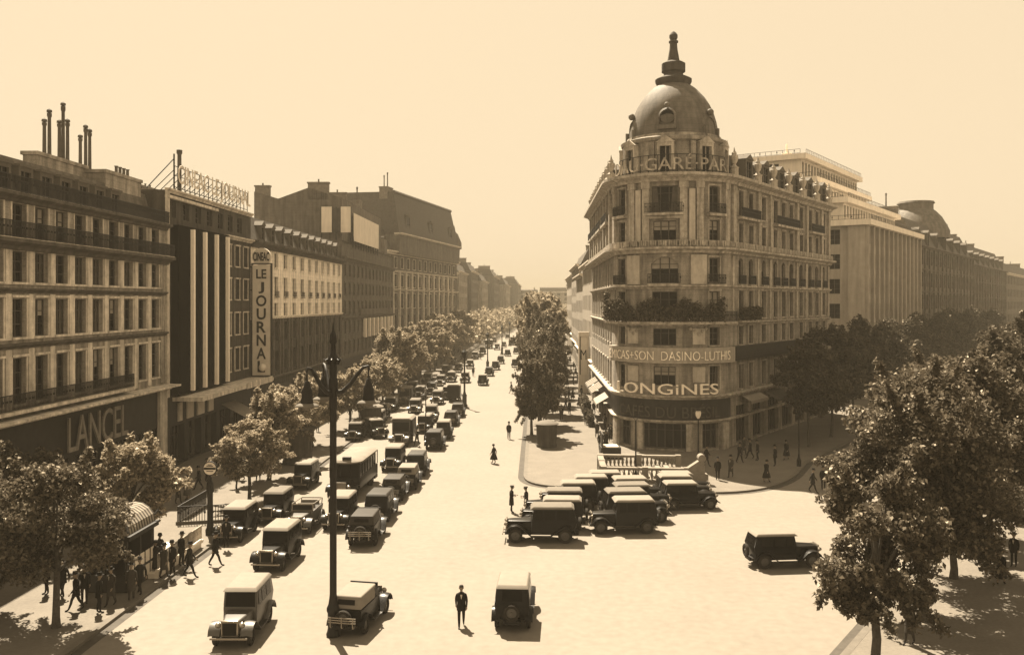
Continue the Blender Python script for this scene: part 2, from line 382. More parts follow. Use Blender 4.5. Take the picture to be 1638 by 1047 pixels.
def chimney(root, P, xa, xb, ya, yb, z0, z1, pots=(), pot_h=0.7, m=None):
    o = root.location; mb = MB(); pbox(mb, P, xa, xb, ya, yb, z0, z1); pbox(mb, P, xa - .12, xb + .12, ya - .12, yb + .12, z1 + .003, z1 + .25)
    st = mb.build('chimney', m or m_brick, root, None, None, o)
    for x in pots:
        h = pot_h if not hasattr(x, '__len__') else x[1]; xx = x if not hasattr(x, '__len__') else x[0]
        pb = MB(); p = P.at(xx, (ya + yb) / 2, z1 + .25)
        pb.lathe([(0.16, 0), (.14, h * .1), (.12, h * .9), (.17, h * .93), (.17, h), (.05, h + .02)], 8, (0, 0, 0))
        if h > 2: pb.lathe([(.05, h + .02), (.2, h + .08), (.18, h + .22), (.02, h + .34)], 8, (0, 0, 0))
        pb.build('chimney_pot', m_pot, st, 40, (p[0] - o.x, p[1] - o.y, p[2] - o.z))
    return st
# ---------------------------------------------------------------- ground, pavements, kerbs
def sheet(name, pts, z, m, kind='structure'):
    mb = MB(); mb.add([(p[0], p[1], z) for p in pts], [tuple(range(len(pts)))]); o = mb.build(name, m); tag(o, kind=kind); return o
sheet('road', [(-6000, -6000), (6000, -6000), (6000, 6000), (-6000, 6000)], 0.0, m_road)
PZ = 0.14
def slab(name, pts):                                             # pavement with a kerb stone edge, pts ccw
    mb = MB(); n = len(pts)
    mb.add([(p[0], p[1], PZ) for p in pts], [tuple(range(n))], 0)
    o = mb.build(name, m_pave); tag(o, kind='structure'); return o
def arc(a, c, b, n=10):                                          # quadratic curve a -> b bending at c
    a, b, c = Vector(a), Vector(b), Vector(c)
    return [a * (1 - t) ** 2 + c * 2 * t * (1 - t) + b * t * t for t in (i / n for i in range(n + 1))]
def kerb(pts, inner):                                            # pts along the kerb line, road on the right-hand side when inner=+1
    mb = MB(); gb = MB(); n = len(pts); off = []
    for i in range(n):
        d = (pts[min(i + 1, n - 1)] - pts[max(i - 1, 0)]).normalized(); off.append(V2(-d.y, d.x) * inner)
    for i in range(n - 1):
        a, b = pts[i], pts[i + 1]; ai, bi = a + off[i] * .32, b + off[i + 1] * .32; ao, bo = a - off[i] * .45, b - off[i + 1] * .45
        mb.hexa([(a.x, a.y, 0), (b.x, b.y, 0), (bi.x, bi.y, 0), (ai.x, ai.y, 0), (a.x, a.y, PZ + .006), (b.x, b.y, PZ + .006), (bi.x, bi.y, PZ + .006), (ai.x, ai.y, PZ + .006)])
        gb.add([(a.x, a.y, .004), (ao.x, ao.y, .004), (bo.x, bo.y, .004), (b.x, b.y, .004)], [(0, 1, 2, 3) if inner > 0 else (3, 2, 1, 0)])
    tag(mb.build('kerb', m_kerb), kind='structure'); tag(gb.build('gutter', m_gut), kind='structure')
KL, KR = -18.8, -1.05
slab('pavement', [BV(-30, -70), BV(-30, KL), BV(1500, KL), BV(1500, -70)])
kerb([BV(s, KL) for s in list(range(-30, 400, 10)) + [1500]], 1)
ck = [BV(75.5, KR)] + arc(BV(74, KR), BV(70.0, KR), (3.4, 69.4), 8) + [V2(8, 68.2), V2(13, 67.3)] + arc((15.6, 67.2), (20.5, 67.8), (24.2, 76.0), 10)
tk = (ck[-1] - H0).dot(HD)
ck += [HB(tk + 4, 8.7), HB(tk + 8, 8.6)]
slab('pavement', [BV(1500, 60), BV(1500, KR)] + ck + [HB(500, 8.6), HB(500, -5)])
kerb([BV(1500, KR)] + [BV(s, KR) for s in range(400, 75, -12)] + ck + [HB(t, 8.6) for t in range(20, 500, 15)], 1)
rk = [HB(-75, 23.0), HB(500, 23.0)]
slab('pavement', [rk[0], HB(-75, 60), HB(500, 60), rk[1]])
kerb([HB(t, 23.0) for t in range(-75, 500, 12)], -1)
# refuge islands down the middle of the boulevard
def refuge(s, u, l=3.0, w_=1.3):
    mb = MB(); p = BV(s, u); mb.lathe([(w_ / 2, 0), (w_ / 2, .12), (w_ / 2 - .06, .16), (.001, .16)], 16, (0, 0, 0), 0, 1.0, l / w_)
    o = mb.build('traffic_refuge', m_kerb, None, 30, (p.x, p.y, 0)); return o

# ---------------------------------------------------------------- left side of the boulevard
UF = -31.0
def bpath(s0, u=UF): return Straight(BV(s0, u), BD)
def root_at(name, P, x, label, cat): p = P.at(x, 0, 0); return empty(name, (p[0], p[1], 0), 0, label, cat)

# --- A: the house with the leather shop
SA0 = 38.0
PA = bpath(SA0); WA = fs(264) - SA0
A = root_at('apartment_house', PA, 0, 'grimy stone apartment house with iron balconies over a leather goods shop', 'building')
oA = A.location
cA = [74.1 - 1.21 - 2.42 * k - SA0 for k in range(0, 14)]
fl = [(7.2, 11.6, 8.1, 10.85, 1.4), (11.6, 14.9, 12.1, 14.4, 1.5), (14.9, 17.9, 15.4, 17.25, 1.5), (17.9, 20.6, 18.05, 20.1, 1.5)]
wb = MB(); tb = MB(); ib = MB()
shop = grid([cA[0] - 4.84 * k - 1.2 for k in range(0, 7)], 4.1, 0.5, 3.9)
wall_strip(wb, PA, 0, WA, 0, 7.2, shop, .5, 1); windows(A, PA, shop, .45, 'wide')
for z0, z1, a, b, ww in fl:
    g = grid(cA, ww, a, b); wall_strip(wb, PA, 0, WA, z0, z1, g); windows(A, PA, g); sills(tb, PA, g)
for c in [x + 1.21 for x in cA] + [cA[0] - 1.21 + 2.42]:
    for z0, z1, a, b, ww in fl[:3]: pbox(tb, PA, c - .30, c + .30, -.10, .02, z0 + .35, z1 - .2)
box_body(wb, PA, 0, WA, 20.6, 14)
wb.build('wall', [m_stA, m_shop], A, None, None, oA)
kb = MB()
for z, h, o_ in ((11.42, .3, .35), (14.75, .28, .3)): cornice(kb, PA, 0, WA, z, h, o_)
cornice(kb, PA, 0, WA, 17.3, .62, .95); cornice(kb, PA, 0, WA, 20.15, .5, .7)
kb.build('cornice', m_soot, A, None, None, oA)
pbox(tb, PA, WA - 1.5, WA - .1, -.25, .02, .2, 6.9)
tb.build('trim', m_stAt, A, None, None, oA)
cb = MB(); cornice(cb, PA, 0, WA + .3, 6.95, .4, 1.25); cb.build('canopy', m_stAt, A, None, None, oA)
for (xa, xb, y, z, h) in ((0, WA - 7.5, -.75, 7.85, 1.0), (0, WA, -.8, 17.95, 1.0), (0, WA, -.35, 20.7, 1.0)):
    sb = MB()
    if z < 10: pbox(sb, PA, xa, xb, -.85, .02, z - .2, z)
    else: pbox(sb, PA, xa, xb, y - .05, .02, z - .03, z + .02)
    bo = sb.build('balcony', m_stAt, A, None, None, oA)
    rb = MB(); railing(rb, PA, xa, xb, y, z, h, .13, .035); rb.build('railing', m_iron, bo, None, None, oA)
mb = MB(); mansard(mb, PA, 0, WA, 20.62, 23.2, 1.0, .7, 13); mb.build('roof', [m_stD, m_zinc], A, None, None, oA)
for c in cA[2:]: dormer(A, PA, c, 20.75, 1.15, 1.6, .95, False)
U1 = UF - 2.5; chimney(A, PA, fs(150, U1) - SA0, fs(208, U1) - SA0, 1.6, 3.4, 20.6, 24.0, [fs(q, U1) - SA0 for q in (186, 192, 198, 204)], .8, m_stA)
U2 = UF - 3.7; chimney(A, PA, fs(48, U2) - SA0, fs(128, U2) - SA0, 3.2, 4.2, 21, 24.3, [(fs(q, U2) - SA0, h) for q, h in ((71, 2.3), (79, 3.1), (95, 2.6), (101, 4.0), (108, 2.9))], 3, m_stA)
chimney(A, PA, fs(130, U2) - SA0 + .05, fs(149, U2) - SA0, 2.8, 4.6, 21, 24.0, [(fs(q, U2) - SA0, h) for q, h in ((128.5, 2.4), (137, 3.3), (143.5, 3.1))], 3, m_stA)
chimney(A, PA, 9.3, 11.6, 3, 4, 22, 26.2, [10], .7, m_stA)
# letters of the shop
def flat_sign(name, body, P, x, y, z, h, width, depth, m, label, cat='sign', off=0.0, back=None, group=None):
    vs, fs_, ww = text_verts(body, h, width, depth, off); p = P.at(x, y, z)
    mb = MB(); mb.add([P.at(x + a, y + b, z + c) for a, b, c in vs], fs_)
    r = empty(name, p, 0, label, cat, group); mb.build('lettering', m, r, None, None, p)
    return r, p
flat_sign('shop_sign', 'LANCEL', PA, fs(104) - SA0, -.14, 4.25, 2.35, fs(200) - fs(104), .12, m_gold, 'tall dull gilt shop letters LANCEL on the dark fascia of the apartment house')

# --- B: the news cinema
PB = bpath(fs(264)); s0 = fs(264); WB = fs(401) - s0
B = root_at('news_cinema', PB, 0, 'dark fronted news cinema with a black panel of four white fins', 'building'); oB = B.location
wb = MB(); tb = MB(); xr = fs(358) - s0
cB = [xr + 1.3, xr + 4.0, xr + 6.7]; g0 = grid([2.6, 6.6, 10.6, 14.6, 18.6], 3.2, .3, 3.6)
wall_strip(wb, PB, 0, WB, 0, 6.2, g0, .7, 1); windows(B, PB, g0, .6, 'wide')
for z0, z1, a, b in ((6.2, 10, 7.2, 9.4), (10, 13.6, 10.9, 13.0), (13.6, 17.0, 14.5, 16.5), (17.0, 20.6, 17.9, 19.9)):
    g = grid(cB, 1.35, a, b); wall_strip(wb, PB, 0, WB, z0, z1, g); windows(B, PB, g); sills(tb, PB, g)
g = grid([1.6 + 2.9 * i for i in range(7)], 1.5, 21.4, 22.9); wall_strip(wb, PB, 0, WB, 20.6, 23.6, g); windows(B, PB, g)
box_body(wb, PB, 0, WB, 23.6, 16); wb.build('wall', [m_stB, m_shop], B, None, None, oB)
cornice(tb, PB, xr, WB, 20.55, .35, .5); cornice(tb, PB, 0, WB, 23.4, .35, .4); pbox(tb, PB, 0, 12, -.3, .02, 22.95, 23.2)
pbox(tb, PB, 0.02, .5, -.2, .02, 6.2, 23.4)
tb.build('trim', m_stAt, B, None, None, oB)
x0, x1 = fs(273) - s0, fs(356) - s0
pb = MB(); pbox(pb, PB, x0, x1, -.7, .05, 6.3, 20.75); pp = pb.build('black_panel', m_black, B, None, None, oB)
for px in (293.5, 313.5, 332.5, 350.5):
    fb = MB(); c = fs(px) - s0; pbox(fb, PB, c - .19, c + .19, -1.0, -.703, 6.45, 20.55); fb.build('white_fin', m_cream, pp, None, None, oB)
mb = MB(); pbox(mb, PB, 1.5, WB - .3, -2.6, .02, 5.75, 6.1); pbox(mb, PB, xr - 1, WB - 1, -2.7, -2.603, 5.7, 6.3); mb.build('marquee', m_stAt, B, None, None, oB)
for px, ww in ((287, .9), (303, 1.5), (320, 1.7), (336, 1.3)):
    qb = MB(); c = fs(px) - s0; pbox(qb, PB, c - ww / 2, c + ww / 2, -.12, .02, 3.9, 5.5); qb.build('poster_board', m_sign if ww > 1 else m_stAt, B, None, None, oB)
mb = MB(); mb.lathe([(.45, 23.5), (.42, 24), (.2, 24.2), (.18, 27.5), (.26, 27.6), (.26, 27.9), (.02, 28.0)], 10, PB.at(fs(287, UF - 1.2) - s0, 1.2)); mb.build('flue', m_pot, B, 40, None, oB)
# rooftop letters on a scaffold
a, b = fs(281) - s0, fs(397) - s0
r_, p_ = flat_sign('rooftop_sign', 'CINEAC LE JOURNAL', PB, a, -.2, 23.9, 2.15, b - a, .05, m_sign, 'open white rooftop letters CINEAC LE JOURNAL above the cinema')
mb = MB()
for i in range(18):
    x = a + (b - a) * i / 17
    mb.tube([PB.at(x, .1, 23.7), PB.at(x, .1, 25.9)], .04, 5); mb.tube([PB.at(x, 2.2, 23.6), PB.at(x, .1, 25.6)], .035, 5)
for z in (24.1, 25.1, 25.9): mb.tube([PB.at(a, .1, z), PB.at(b, .1, z)], .04, 5)
mb.tube([PB.at(a - 3.5, 1, 23.6), PB.at(a + .4, .3, 26.6)], .05, 5); mb.tube([PB.at(a + .4, .3, 23.6), PB.at(a + .4, .3, 27)], .07, 5)
mb.build('scaffold', m_iron, r_, None, None, p_)
# the hanging blade sign
sb = fs(401); PSn = Straight(BV(sb, UF + .15), BR)                # faces the camera: along +right
S_ = root_at('vertical_sign', PSn, 0, 'tall white blade sign spelling LE JOURNAL downwards in black letters', 'sign'); oS = S_.location
mb = MB(); pbox(mb, PSn, .1, 2.05, -.18, .18, 6.3, 18.2); mb.build('sign_board', m_sign, S_, None, None, oS)
mb = MB(); mb.lathe([(.001, -.14), (1.02, -.14), (1.02, .14), (.001, .14)], 24, (0, 0, 0), 0, 1.0, .95, 'y')
ov = mb.build('oval_top', m_sign, S_, 30, (PSn.at(1.07, 0, 19.1)[0] - oS.x, PSn.at(1.07, 0, 19.1)[1] - oS.y, 19.1)); ov.rotation_euler = (0, 0, PSn.yaw(0)); 
mb = MB()
for px_, z in ((-.02, 6.3), (2.1, 6.3)): pbox(mb, PSn, px_, px_ + .09, -.22, .22, 6.2, 18.3)
pbox(mb, PSn, -.02, 2.19, -.22, .22, 18.303, 18.42); pbox(mb, PSn, -.02, 2.19, -.22, .22, 6.08, 6.197)
for z in (7.5, 11.5, 15.5, 18.0): mb.tube([PSn.at(-.3, 0, z), PSn.at(.1, 0, z)], .06, 6)
mb.build('sign_frame', m_signb, S_, None, None, oS)
mb = MB()
def letter(ch, xc, z, h, w__): 
    vs, fs_, ww = text_verts(ch, h, w__, .05, .02); mb.add([PSn.at(xc - ww / 2 + a, -.185 + b, z + c) for a, b, c in vs], fs_)
letter('CINEAC', 1.07, 18.65, .95, 1.75); letter('LE', 1.07, 16.75, 1.0, 1.1)
for i, ch in enumerate('JOURNAL'): letter(ch, 1.07, 15.15 - 1.42 * i, 1.22, {'J': .62, 'L': .8, 'O': 1.15}.get(ch, 1.0))
mb.build('lettering', m_signb, S_, None, None, oS)
mb = MB(); q = PSn.at(1.25, -.32, 7.15); mb.ball((0, 0, 0), .42, 14); mb.build('lamp_globe', m_white, S_, 60, (q[0] - oS.x, q[1] - oS.y, q[2]))

# --- C: two pale houses side by side
def pale_house(s0, s1, cs, name, label, ww=1.5, lower=m_stB):
    P = bpath(s0); W_ = s1 - s0; r = root_at(name, P, 0, label, 'building'); o = r.location
    cc = [s - s0 for s in cs]; wb = MB(); tb = MB()
    g = grid([c for c in cc], 2.6, .3, 3.4); wall_strip(wb, P, 0, W_, 0, 5.4, g, .6, 1); windows(r, P, g, .5, 'wide')
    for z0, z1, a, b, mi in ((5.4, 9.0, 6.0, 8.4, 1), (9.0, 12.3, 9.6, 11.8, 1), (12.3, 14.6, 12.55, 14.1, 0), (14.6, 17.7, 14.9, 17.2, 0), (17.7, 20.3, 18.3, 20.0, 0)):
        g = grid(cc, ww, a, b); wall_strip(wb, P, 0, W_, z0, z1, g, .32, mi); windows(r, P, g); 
        if mi == 0: sills(tb, P, g, 0, False)
        if z0 == 14.6:
            for c in cc:
                rb = MB(); railing(rb, P, c - .7, c + .7, -.2, 14.85, .65, .14, .022); pbox(rb, P, c - .7, c + .7, -.26, .02, 14.74, 14.83); rb.build('balcony', m_iron, r, None, None, o)
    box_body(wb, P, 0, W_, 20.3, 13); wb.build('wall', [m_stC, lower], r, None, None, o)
    for c in cc: 
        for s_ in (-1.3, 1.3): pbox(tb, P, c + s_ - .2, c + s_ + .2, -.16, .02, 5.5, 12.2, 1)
    cornice(tb, P, 0, W_, 12.25, .3, .25); cornice(tb, P, 0, W_, 20.2, .75, .9, 2); cornice(tb, P, 0, W_, 5.2, .3, .5, 1)
    tb.build('trim', [m_stC, m_stD, m_soot], r, None, None, o)
    mb = MB(); mansard(mb, P, 0, W_, 20.95, 23.9, .3, 1.2, 12.5); mb.build('roof', [m_slate, m_zinc], r, None, None, o)
    for c in cc: dormer(r, P, c, 21.2, 1.1, 1.5, .35)
    return r, P
c1 = [103.2, 107.2, 111.2, 115.2, 119.2, 123.2]; c2 = [127, 130.6, 134.3, 138, 141.6]
pale_house(fs(401), 125.1, c1, 'apartment_house', 'pale brick coursed house beside the vertical newspaper sign')
pale_house(125.1, 143.7, c2, 'apartment_house', 'pale house of five windows further along beyond the rainwater pipe', 1.45)
P = Straight(BV(112, -50), BD); E2 = root_at('tall_house', P, 0, 'flat topped grey house behind the flue of the cinema', 'building'); oE = E2.location
wb = MB(); pquad(wb, P, 0, 14, 0, 28.6); box_body(wb, P, 0, 14, 28.6, 12); cornice(wb, P, 0, 14, 28.4, .4, .3); wb.build('wall', m_stD, E2, None, None, oE)
chimney(E2, P, 4, 12, 2, 4, 28.6, 29.4, [5, 6.5, 8, 9.5, 11], .6)
P = Straight(BV(50, -50), BD); E3 = root_at('tall_house', P, 0, 'low zinc roofed house set back behind the leather shop house', 'building'); oE = E3.location
wb = MB(); pquad(wb, P, 0, 44, 0, 23.0); box_body(wb, P, 0, 44, 23.0, 12); wb.build('wall', m_stB, E3, None, None, oE)
mb = MB(); mansard(mb, P, 0, 44, 23.02, 24.4, .3, 2, 11.5, 1, 1); mb.build('roof', [m_slate, m_zinc], E3, None, None, oE)

# --- D: dark block with billboards on its roof
s0, s1 = 143.7, 196.0
P = bpath(s0); D_ = root_at('commercial_block', P, 0, 'dark brown commercial block carrying white billboards on its roof', 'building'); oD = D_.location
wb = MB(); tb = MB(); cD = [2.4 + 3.64 * i for i in range(14)]
g = grid(cD, 2.6, .3, 3.6); wall_strip(wb, P, 0, s1 - s0, 0, 5, g, .6, 1); windows(D_, P, g, .5, 'wide')
for z0, z1, a, b in ((5, 8.3, 5.8, 7.8), (8.3, 11.6, 9.1, 11.1), (11.6, 14.8, 12.3, 14.3), (14.8, 17.8, 15.5, 17.3), (17.8, 21, 18.5, 20.3)):
    g = grid(cD, 1.3, a, b); wall_strip(wb, P, 0, s1 - s0, z0, z1, g); windows(D_, P, g); sills(tb, P, g)
box_body(wb, P, 0, s1 - s0, 24.0, 14); pquad(wb, P, 0, s1 - s0, 21, 24.0, .4); wb.build('wall', [m_stD, m_shop], D_, None, None, oD)
cornice(tb, P, 0, s1 - s0, 20.9, .6, .8); cornice(tb, P, 0, s1 - s0, 11.4, .4, .4); pbox(tb, P, 14, 50, -.3, .02, 11.9, 13.0)
tb.build('trim', m_stD, D_, None, None, oD)
for i in range(8):
    fb = MB(); x = 18.5 + i * 4.2; pbox(fb, P, x - .55, x + .55, -.45, .02, 7.9, 11.3); fb.build('white_pier', m_cream, D_, None, None, oD)
for c in cD[2:]: dormer(D_, P, c, 21.4, 1.1, 1.5, .45)
ub = MB(); xs, xe = 4.5, 42.0                                     # tall rear range with its party wall towards us
ub.add([P.at(xs, y, z) for y, z in ((1.0, 24), (15.5, 24), (15.5, 32.4), (11.5, 31.2), (6.5, 33.0), (1.0, 31.3))], [(0, 5, 4, 3, 2, 1)])
ub.add([P.at(xe, y, z) for y, z in ((1.0, 24), (15.5, 24), (15.5, 32.4), (11.5, 31.2), (6.5, 33.0), (1.0, 31.3))], [(0, 1, 2, 3, 4, 5)])
pquad(ub, P, xs, xe, 24, 31.3, 1.0); ub.build('rear_range', m_stD, D_, None, None, oD)
ub = MB(); q = [(1.0, 31.3), (6.5, 33.0), (11.5, 31.2), (15.5, 32.4), (15.5, 24)]
for (ya, za), (yb_, zb_) in zip(q, q[1:]): ub.add([P.at(xs, ya, za + .02), P.at(xe, ya, za + .02), P.at(xe, yb_, zb_ + .02), P.at(xs, yb_, zb_ + .02)], [(0, 1, 2, 3)])
ub.build('rear_roof', m_zinc, D_, None, None, oD)
for x in (xs, xs + 14, xs + 28): chimney(D_, P, x, x + .8, 3.2, 6.6, 31, 33.7, [x + .4], .5)
chimney(D_, P, xs + .1, xs + .9, 13.0, 15.4, 31, 33.2, [xs + .5], .4); chimney(D_, P, xs + 20, xs + 22, 2, 3, 31, 33.0, [(xs + 20.4, 2.2)], 2); 
def billboard(P, x0, x1, z0, z1, label, cols):
    r = root_at('billboard', P, x0, label, 'billboard'); o = r.location; r.location.z = z0 - 1.2; o = r.location
    mb = MB()
    for i in range(int((x1 - x0) / 2.5) + 2):
        x = x0 + (x1 - x0) * i / (int((x1 - x0) / 2.5) + 1); mb.tube([P.at(x, .15, z0 - 1.2), P.at(x, .15, z1)], .09, 5); mb.tube([P.at(x, 2.4, z0 - 1.2), P.at(x, .2, z1 - .5)], .07, 5)
    mb.build('frame', m_iron, r, None, None, o)
    for a, b in cols:
        mb = MB(); pbox(mb, P, a, b, -.05, .08, z0, z1); mb.build('white_panel', m_white, r, None, None, o)
    return r
billboard(P, 9.5, 33.5, 24.6, 29.3, 'long blank white billboard seen aslant on the block roof', [(9.5, 33.5)])
Pt = Straight(BV(s0 + 3.9, UF - 4.2), BR)
br = billboard(Pt, 0, 4.8, 25.6, 29.8, 'pair of upright white roof panels facing down the street', [(0, 1.7), (3.2, 4.8)])
mb = MB(); pbox(mb, Pt, 1.85, 3.05, 0, .1, 25.6, 29.6); mb.build('slatted_panel', m_stB, br, None, None, br.location)
P3 = Straight(BV(s0 + 46, UF - 9), BR); b3 = root_at('roof_hut', P3, 0, 'brown rooftop hut wall standing behind the billboards', 'roof hut'); wb = MB(); pbox(wb, P3, 0, 8, 0, 4, 23, 27.5); wb.build('wall', m_stD, b3, None, None, b3.location)

# --- F: the great bank with the tall pavilion
pF0, pF1 = V2((616 - CX) / FPX * 204, 204), V2((731 - CX) / FPX * 268, 268)
PF = Straight(pF0, pF1 - pF0); WF = (pF1 - pF0).length
Fb = root_at('bank_palace', PF, 0, 'long hazy stone bank palace with a steep roofed central pavilion', 'building'); oF = Fb.location
wb = MB(); tb = MB(); cF = [2.5 + 4.9 * i for i in range(int(WF / 4.9))]
for z0, z1, a, b, ww in ((0, 6.5, 1, 5.2, 2.6), (6.5, 12, 7.4, 11.2, 2.0), (12, 17, 12.8, 16.2, 2.0), (17, 21.5, 17.8, 20.6, 1.9), (21.5, 25.5, 22.2, 24.6, 1.8)):
    g = grid(cF, ww, a, b, .6 if z0 == 6.5 else 0); wall_strip(wb, PF, 0, WF, z0, z1, g, .5); windows(Fb, PF, g, .45); sills(tb, PF, g)
box_body(wb, PF, 0, WF, 25.5, 22); wb.build('wall', m_stD, Fb, None, None, oF)
for z, h, o_ in ((6.3, .5, .5), (16.8, .5, .6), (21.2, .4, .4), (25.2, .8, 1.1)): cornice(tb, PF, 0, WF, z, h, o_)
for c in cF: pbox(tb, PF, c - 2.45 - .4, c - 2.45 + .4, -.45, .02, 6.9, 21.2)
tb.build('trim', m_stAt, Fb, None, None, oF)
mb = MB(); mansard(mb, PF, 0, WF, 26.1, 31.5, .6, 2.6, 21); mb.build('roof', [m_slate, m_zinc], Fb, None, None, oF)
for c in cF[::2]: dormer(Fb, PF, c, 26.5, 1.6, 2.2, .9)
xa, xb = WF * .10, WF * .96
mb = MB(); pbox(mb, PF, xa, xb, -1.2, 20, 25.4, 30.0); mb.build('pavilion_wall', m_stD, Fb, None, None, oF)
mb = MB(); q = [PF.at(*p) for p in ((xa, -1.2, 30), (xb, -1.2, 30), (xb, 20, 30), (xa, 20, 30), (xa + 1.2, .6, 40.0), (xb - 2.6, .6, 40.5), (xb - 2.6, 17, 40.5), (xa + 1.2, 17, 40.0))]; mb.hexa(q)
mb.tube([q[4], q[5]], .4, 6); mb.build('pavilion_roof', m_slate, Fb, None, None, oF)
cornice_b = MB(); cornice(cornice_b, PF, xa, xb, 29.6, .7, 2.0); cornice_b.build('pavilion_cornice', m_stAt, Fb, None, None, oF)
chimney(Fb, PF, xa + 1, xa + 5, 2, 4, 29, 41, [(xa + 1.6, 2.4), (xa + 4, 3.4)], 3)
for c in (xa + 8, (xa + xb) / 2, xb - 8): dormer(Fb, PF, c, 31, 2.6, 3.6, -.9)
mb = MB(); mb.lathe([(1.6, 0), (1.7, 3), (2.3, 3.2), (2.2, 5), (1.2, 7.5), (.5, 8.2), (.1, 10)], 12, (PF.at(xb + 1.0, .5)[0], PF.at(xb + 1.0, .5)[1], 26.6)); mb.build('corner_turret', m_stD, Fb, 40, None, oF)

# --- hazy houses further on, both sides
def far_house(P, W_, zt, label, m, bays, nm='hazy_house', roofh=3.5):
    r = root_at(nm, P, 0, label, 'building'); o = r.location; wb = MB(); z = 0; k = 0; n = max(4, int(zt / 3.6)); hh = zt / n
    for i in range(n):
        g = grid([W_ * (j + .5) / bays for j in range(bays)], W_ / bays * .42, i * hh + hh * .22, i * hh + hh * .82)
        wall_strip(wb, P, 0, W_, i * hh, (i + 1) * hh, g, .35)
        for (c, ww, a, b, _) in g: pquad(wb, P, c - ww / 2, c + ww / 2, a, b, .34, 1)
    box_body(wb, P, 0, W_, zt, 14); wb.build('wall', [m, m_glass], r, None, None, o)
    tb = MB(); cornice(tb, P, 0, W_, zt - .3, .6, .8); cornice(tb, P, 0, W_, hh * 1.3, .3, .4); tb.build('trim', m_stAt, r, None, None, o)
    mb = MB(); mansard(mb, P, 0, W_, zt + .32, zt + roofh, .4, 1.6, 13.5); mb.build('roof', [m_slate, m_zinc], r, None, None, o)
    chimney(r, P, W_ * .3, W_ * .3 + .8, 3, 9, zt, zt + roofh + 2.2, [W_ * .3 + .4], .8); chimney(r, P, W_ * .95, W_ * .95 + .8, 3, 9, zt, zt + roofh + 1.5, [W_ * .95 + .4], .8)
    return r
names = ['first', 'second', 'third', 'fourth', 'fifth', 'sixth', 'seventh', 'eighth']
s = 280.0
for i, (W_, zt, u) in enumerate(((40, 24, -28), (40, 25, -27.5), (40, 26.5, -26), (46, 23.5, -24), (60, 27, -21), (80, 24, -17), (110, 26, -12))):
    far_house(Straight(BV(s, u), BD), W_, zt, 'hazy house, %s beyond the bank palace on the left side' % names[i], (m_stD, m_stA)[i % 2], int(W_ / 4.2)); s += W_ + 1.0
# right side beyond the corner building: boulevard facades face left
s = 131.0
for i, (W_, zt, u) in enumerate(((30, 20.0, 8.2), (30, 19.0, 8.4), (40, 22, 9), (50, 21, 9.5), (70, 22, 12), (90, 21, 15), (110, 22, 19))):
    far_house(Straight(BV(s + W_, u), -BD), W_, zt, 'sunlit boulevard house, %s beyond the domed corner building' % names[i], (m_stJ, m_stA, m_stA)[i % 3], int(W_ / 3.6), 'boulevard_house'); s += W_ + .6
for i, (x, y, W_, zt) in enumerate(((-40, 700, 60, 20), (22, 712, 70, 22), (95, 700, 60, 19), (-110, 690, 68, 21))):
    far_house(Straight(V2(x, y), V2(1, 0)), W_, zt, 'pale hazy block closing the view, %s from its left end' % ('second', 'third', 'fourth', 'first')[i], m_stA, 12, 'hazy_block')
# ---------------------------------------------------------------- the domed corner building
PC = Corner(); L1, X1, XM = PC.LL, PC.x1, PC.mid; XE = X1 + 33.4
K = empty('corner_building', (CEN.x, CEN.y, 0), 0, 'ornate corner building with a big lead dome over a rounded front', 'building'); oK = K.location
tR = [2.8, 5.6, 9.4, 13.1, 15.8, 18.5, 22.1, 25.6, 28.3, 31.2]; cR = [X1 + t for t in tR]
cL = [2.4 + 3.35 * i for i in range(10)]
DX = 5.05
wb = MB(); tb = MB()
def strip(z0, z1, side, cen, rt, lf, rev=.34, wl=None):
    ws = grid(cL, *lf) + ([(XM, cen[0], cen[1], cen[2], cen[3])] if cen else []) + (grid([XM - DX, XM + DX], *side) if side else []) + grid(cR, *rt)
    wall_strip(wb, PC, 0, XE, z0, z1, ws, rev, 0); windows(K, PC, [q for q in ws if q[1] <= 1.7], rev - .02); windows(K, PC, [q for q in ws if q[1] > 1.7], rev - .02, 'wide')
    sills(tb, PC, [q for q in ws if q[1] < 1.7], 0); return ws
# ground: shop windows between stone piers
gs = grid([2.4 + 4.4 * i for i in range(8)], 3.2, .4, 2.7) + [(XM, 4.6, .35, 2.75, 0), (XM - 4.6, 1.9, .3, 2.7, 0), (XM + 4.6, 1.9, .3, 2.7, 0)] + grid([X1 + 3.2 + 4.6 * i for i in range(7)], 3.4, .3, 4.0)
gl = [q for q in gs if q[0] < X1]; gr = [q for q in gs if q[0] > X1]
wall_strip(wb, PC, 0, X1, 0, 2.95, gl, .5, 0); wall_strip(wb, PC, X1, XE, 0, 4.9, gr, .5, 0); wall_strip(wb, PC, 0, X1, 2.95, 5.1, [], .3, 1)
pquad(wb, PC, X1, XE, 4.9, 5.1)
windows(K, PC, gl + gr, .48, 'wide')
strip(5.1, 8.4, (1.25, 5.9, 8.1, 0), (2.1, 6.3, 8.1, 0), (1.15, 5.6, 8.0, 0), (1.2, 5.6, 8.0, 0))
strip(8.4, 12.2, (1.25, 10.1, 11.8, 0), (2.2, 10.1, 11.7, 0), (1.2, 10.0, 11.8, 0), (1.2, 10.0, 11.8, 0))
strip(12.2, 15.7, (1.3, 12.7, 15.2, 0), (2.4, 12.5, 15.2, 0), (1.25, 12.6, 15.3, 0), (1.25, 12.6, 15.2, 0))
strip(15.7, 19.0, (1.3, 16.1, 18.4, 0), (2.6, 16.0, 18.5, .5), (1.25, 16.0, 18.6, .5), (1.25, 16.0, 18.5, .5))
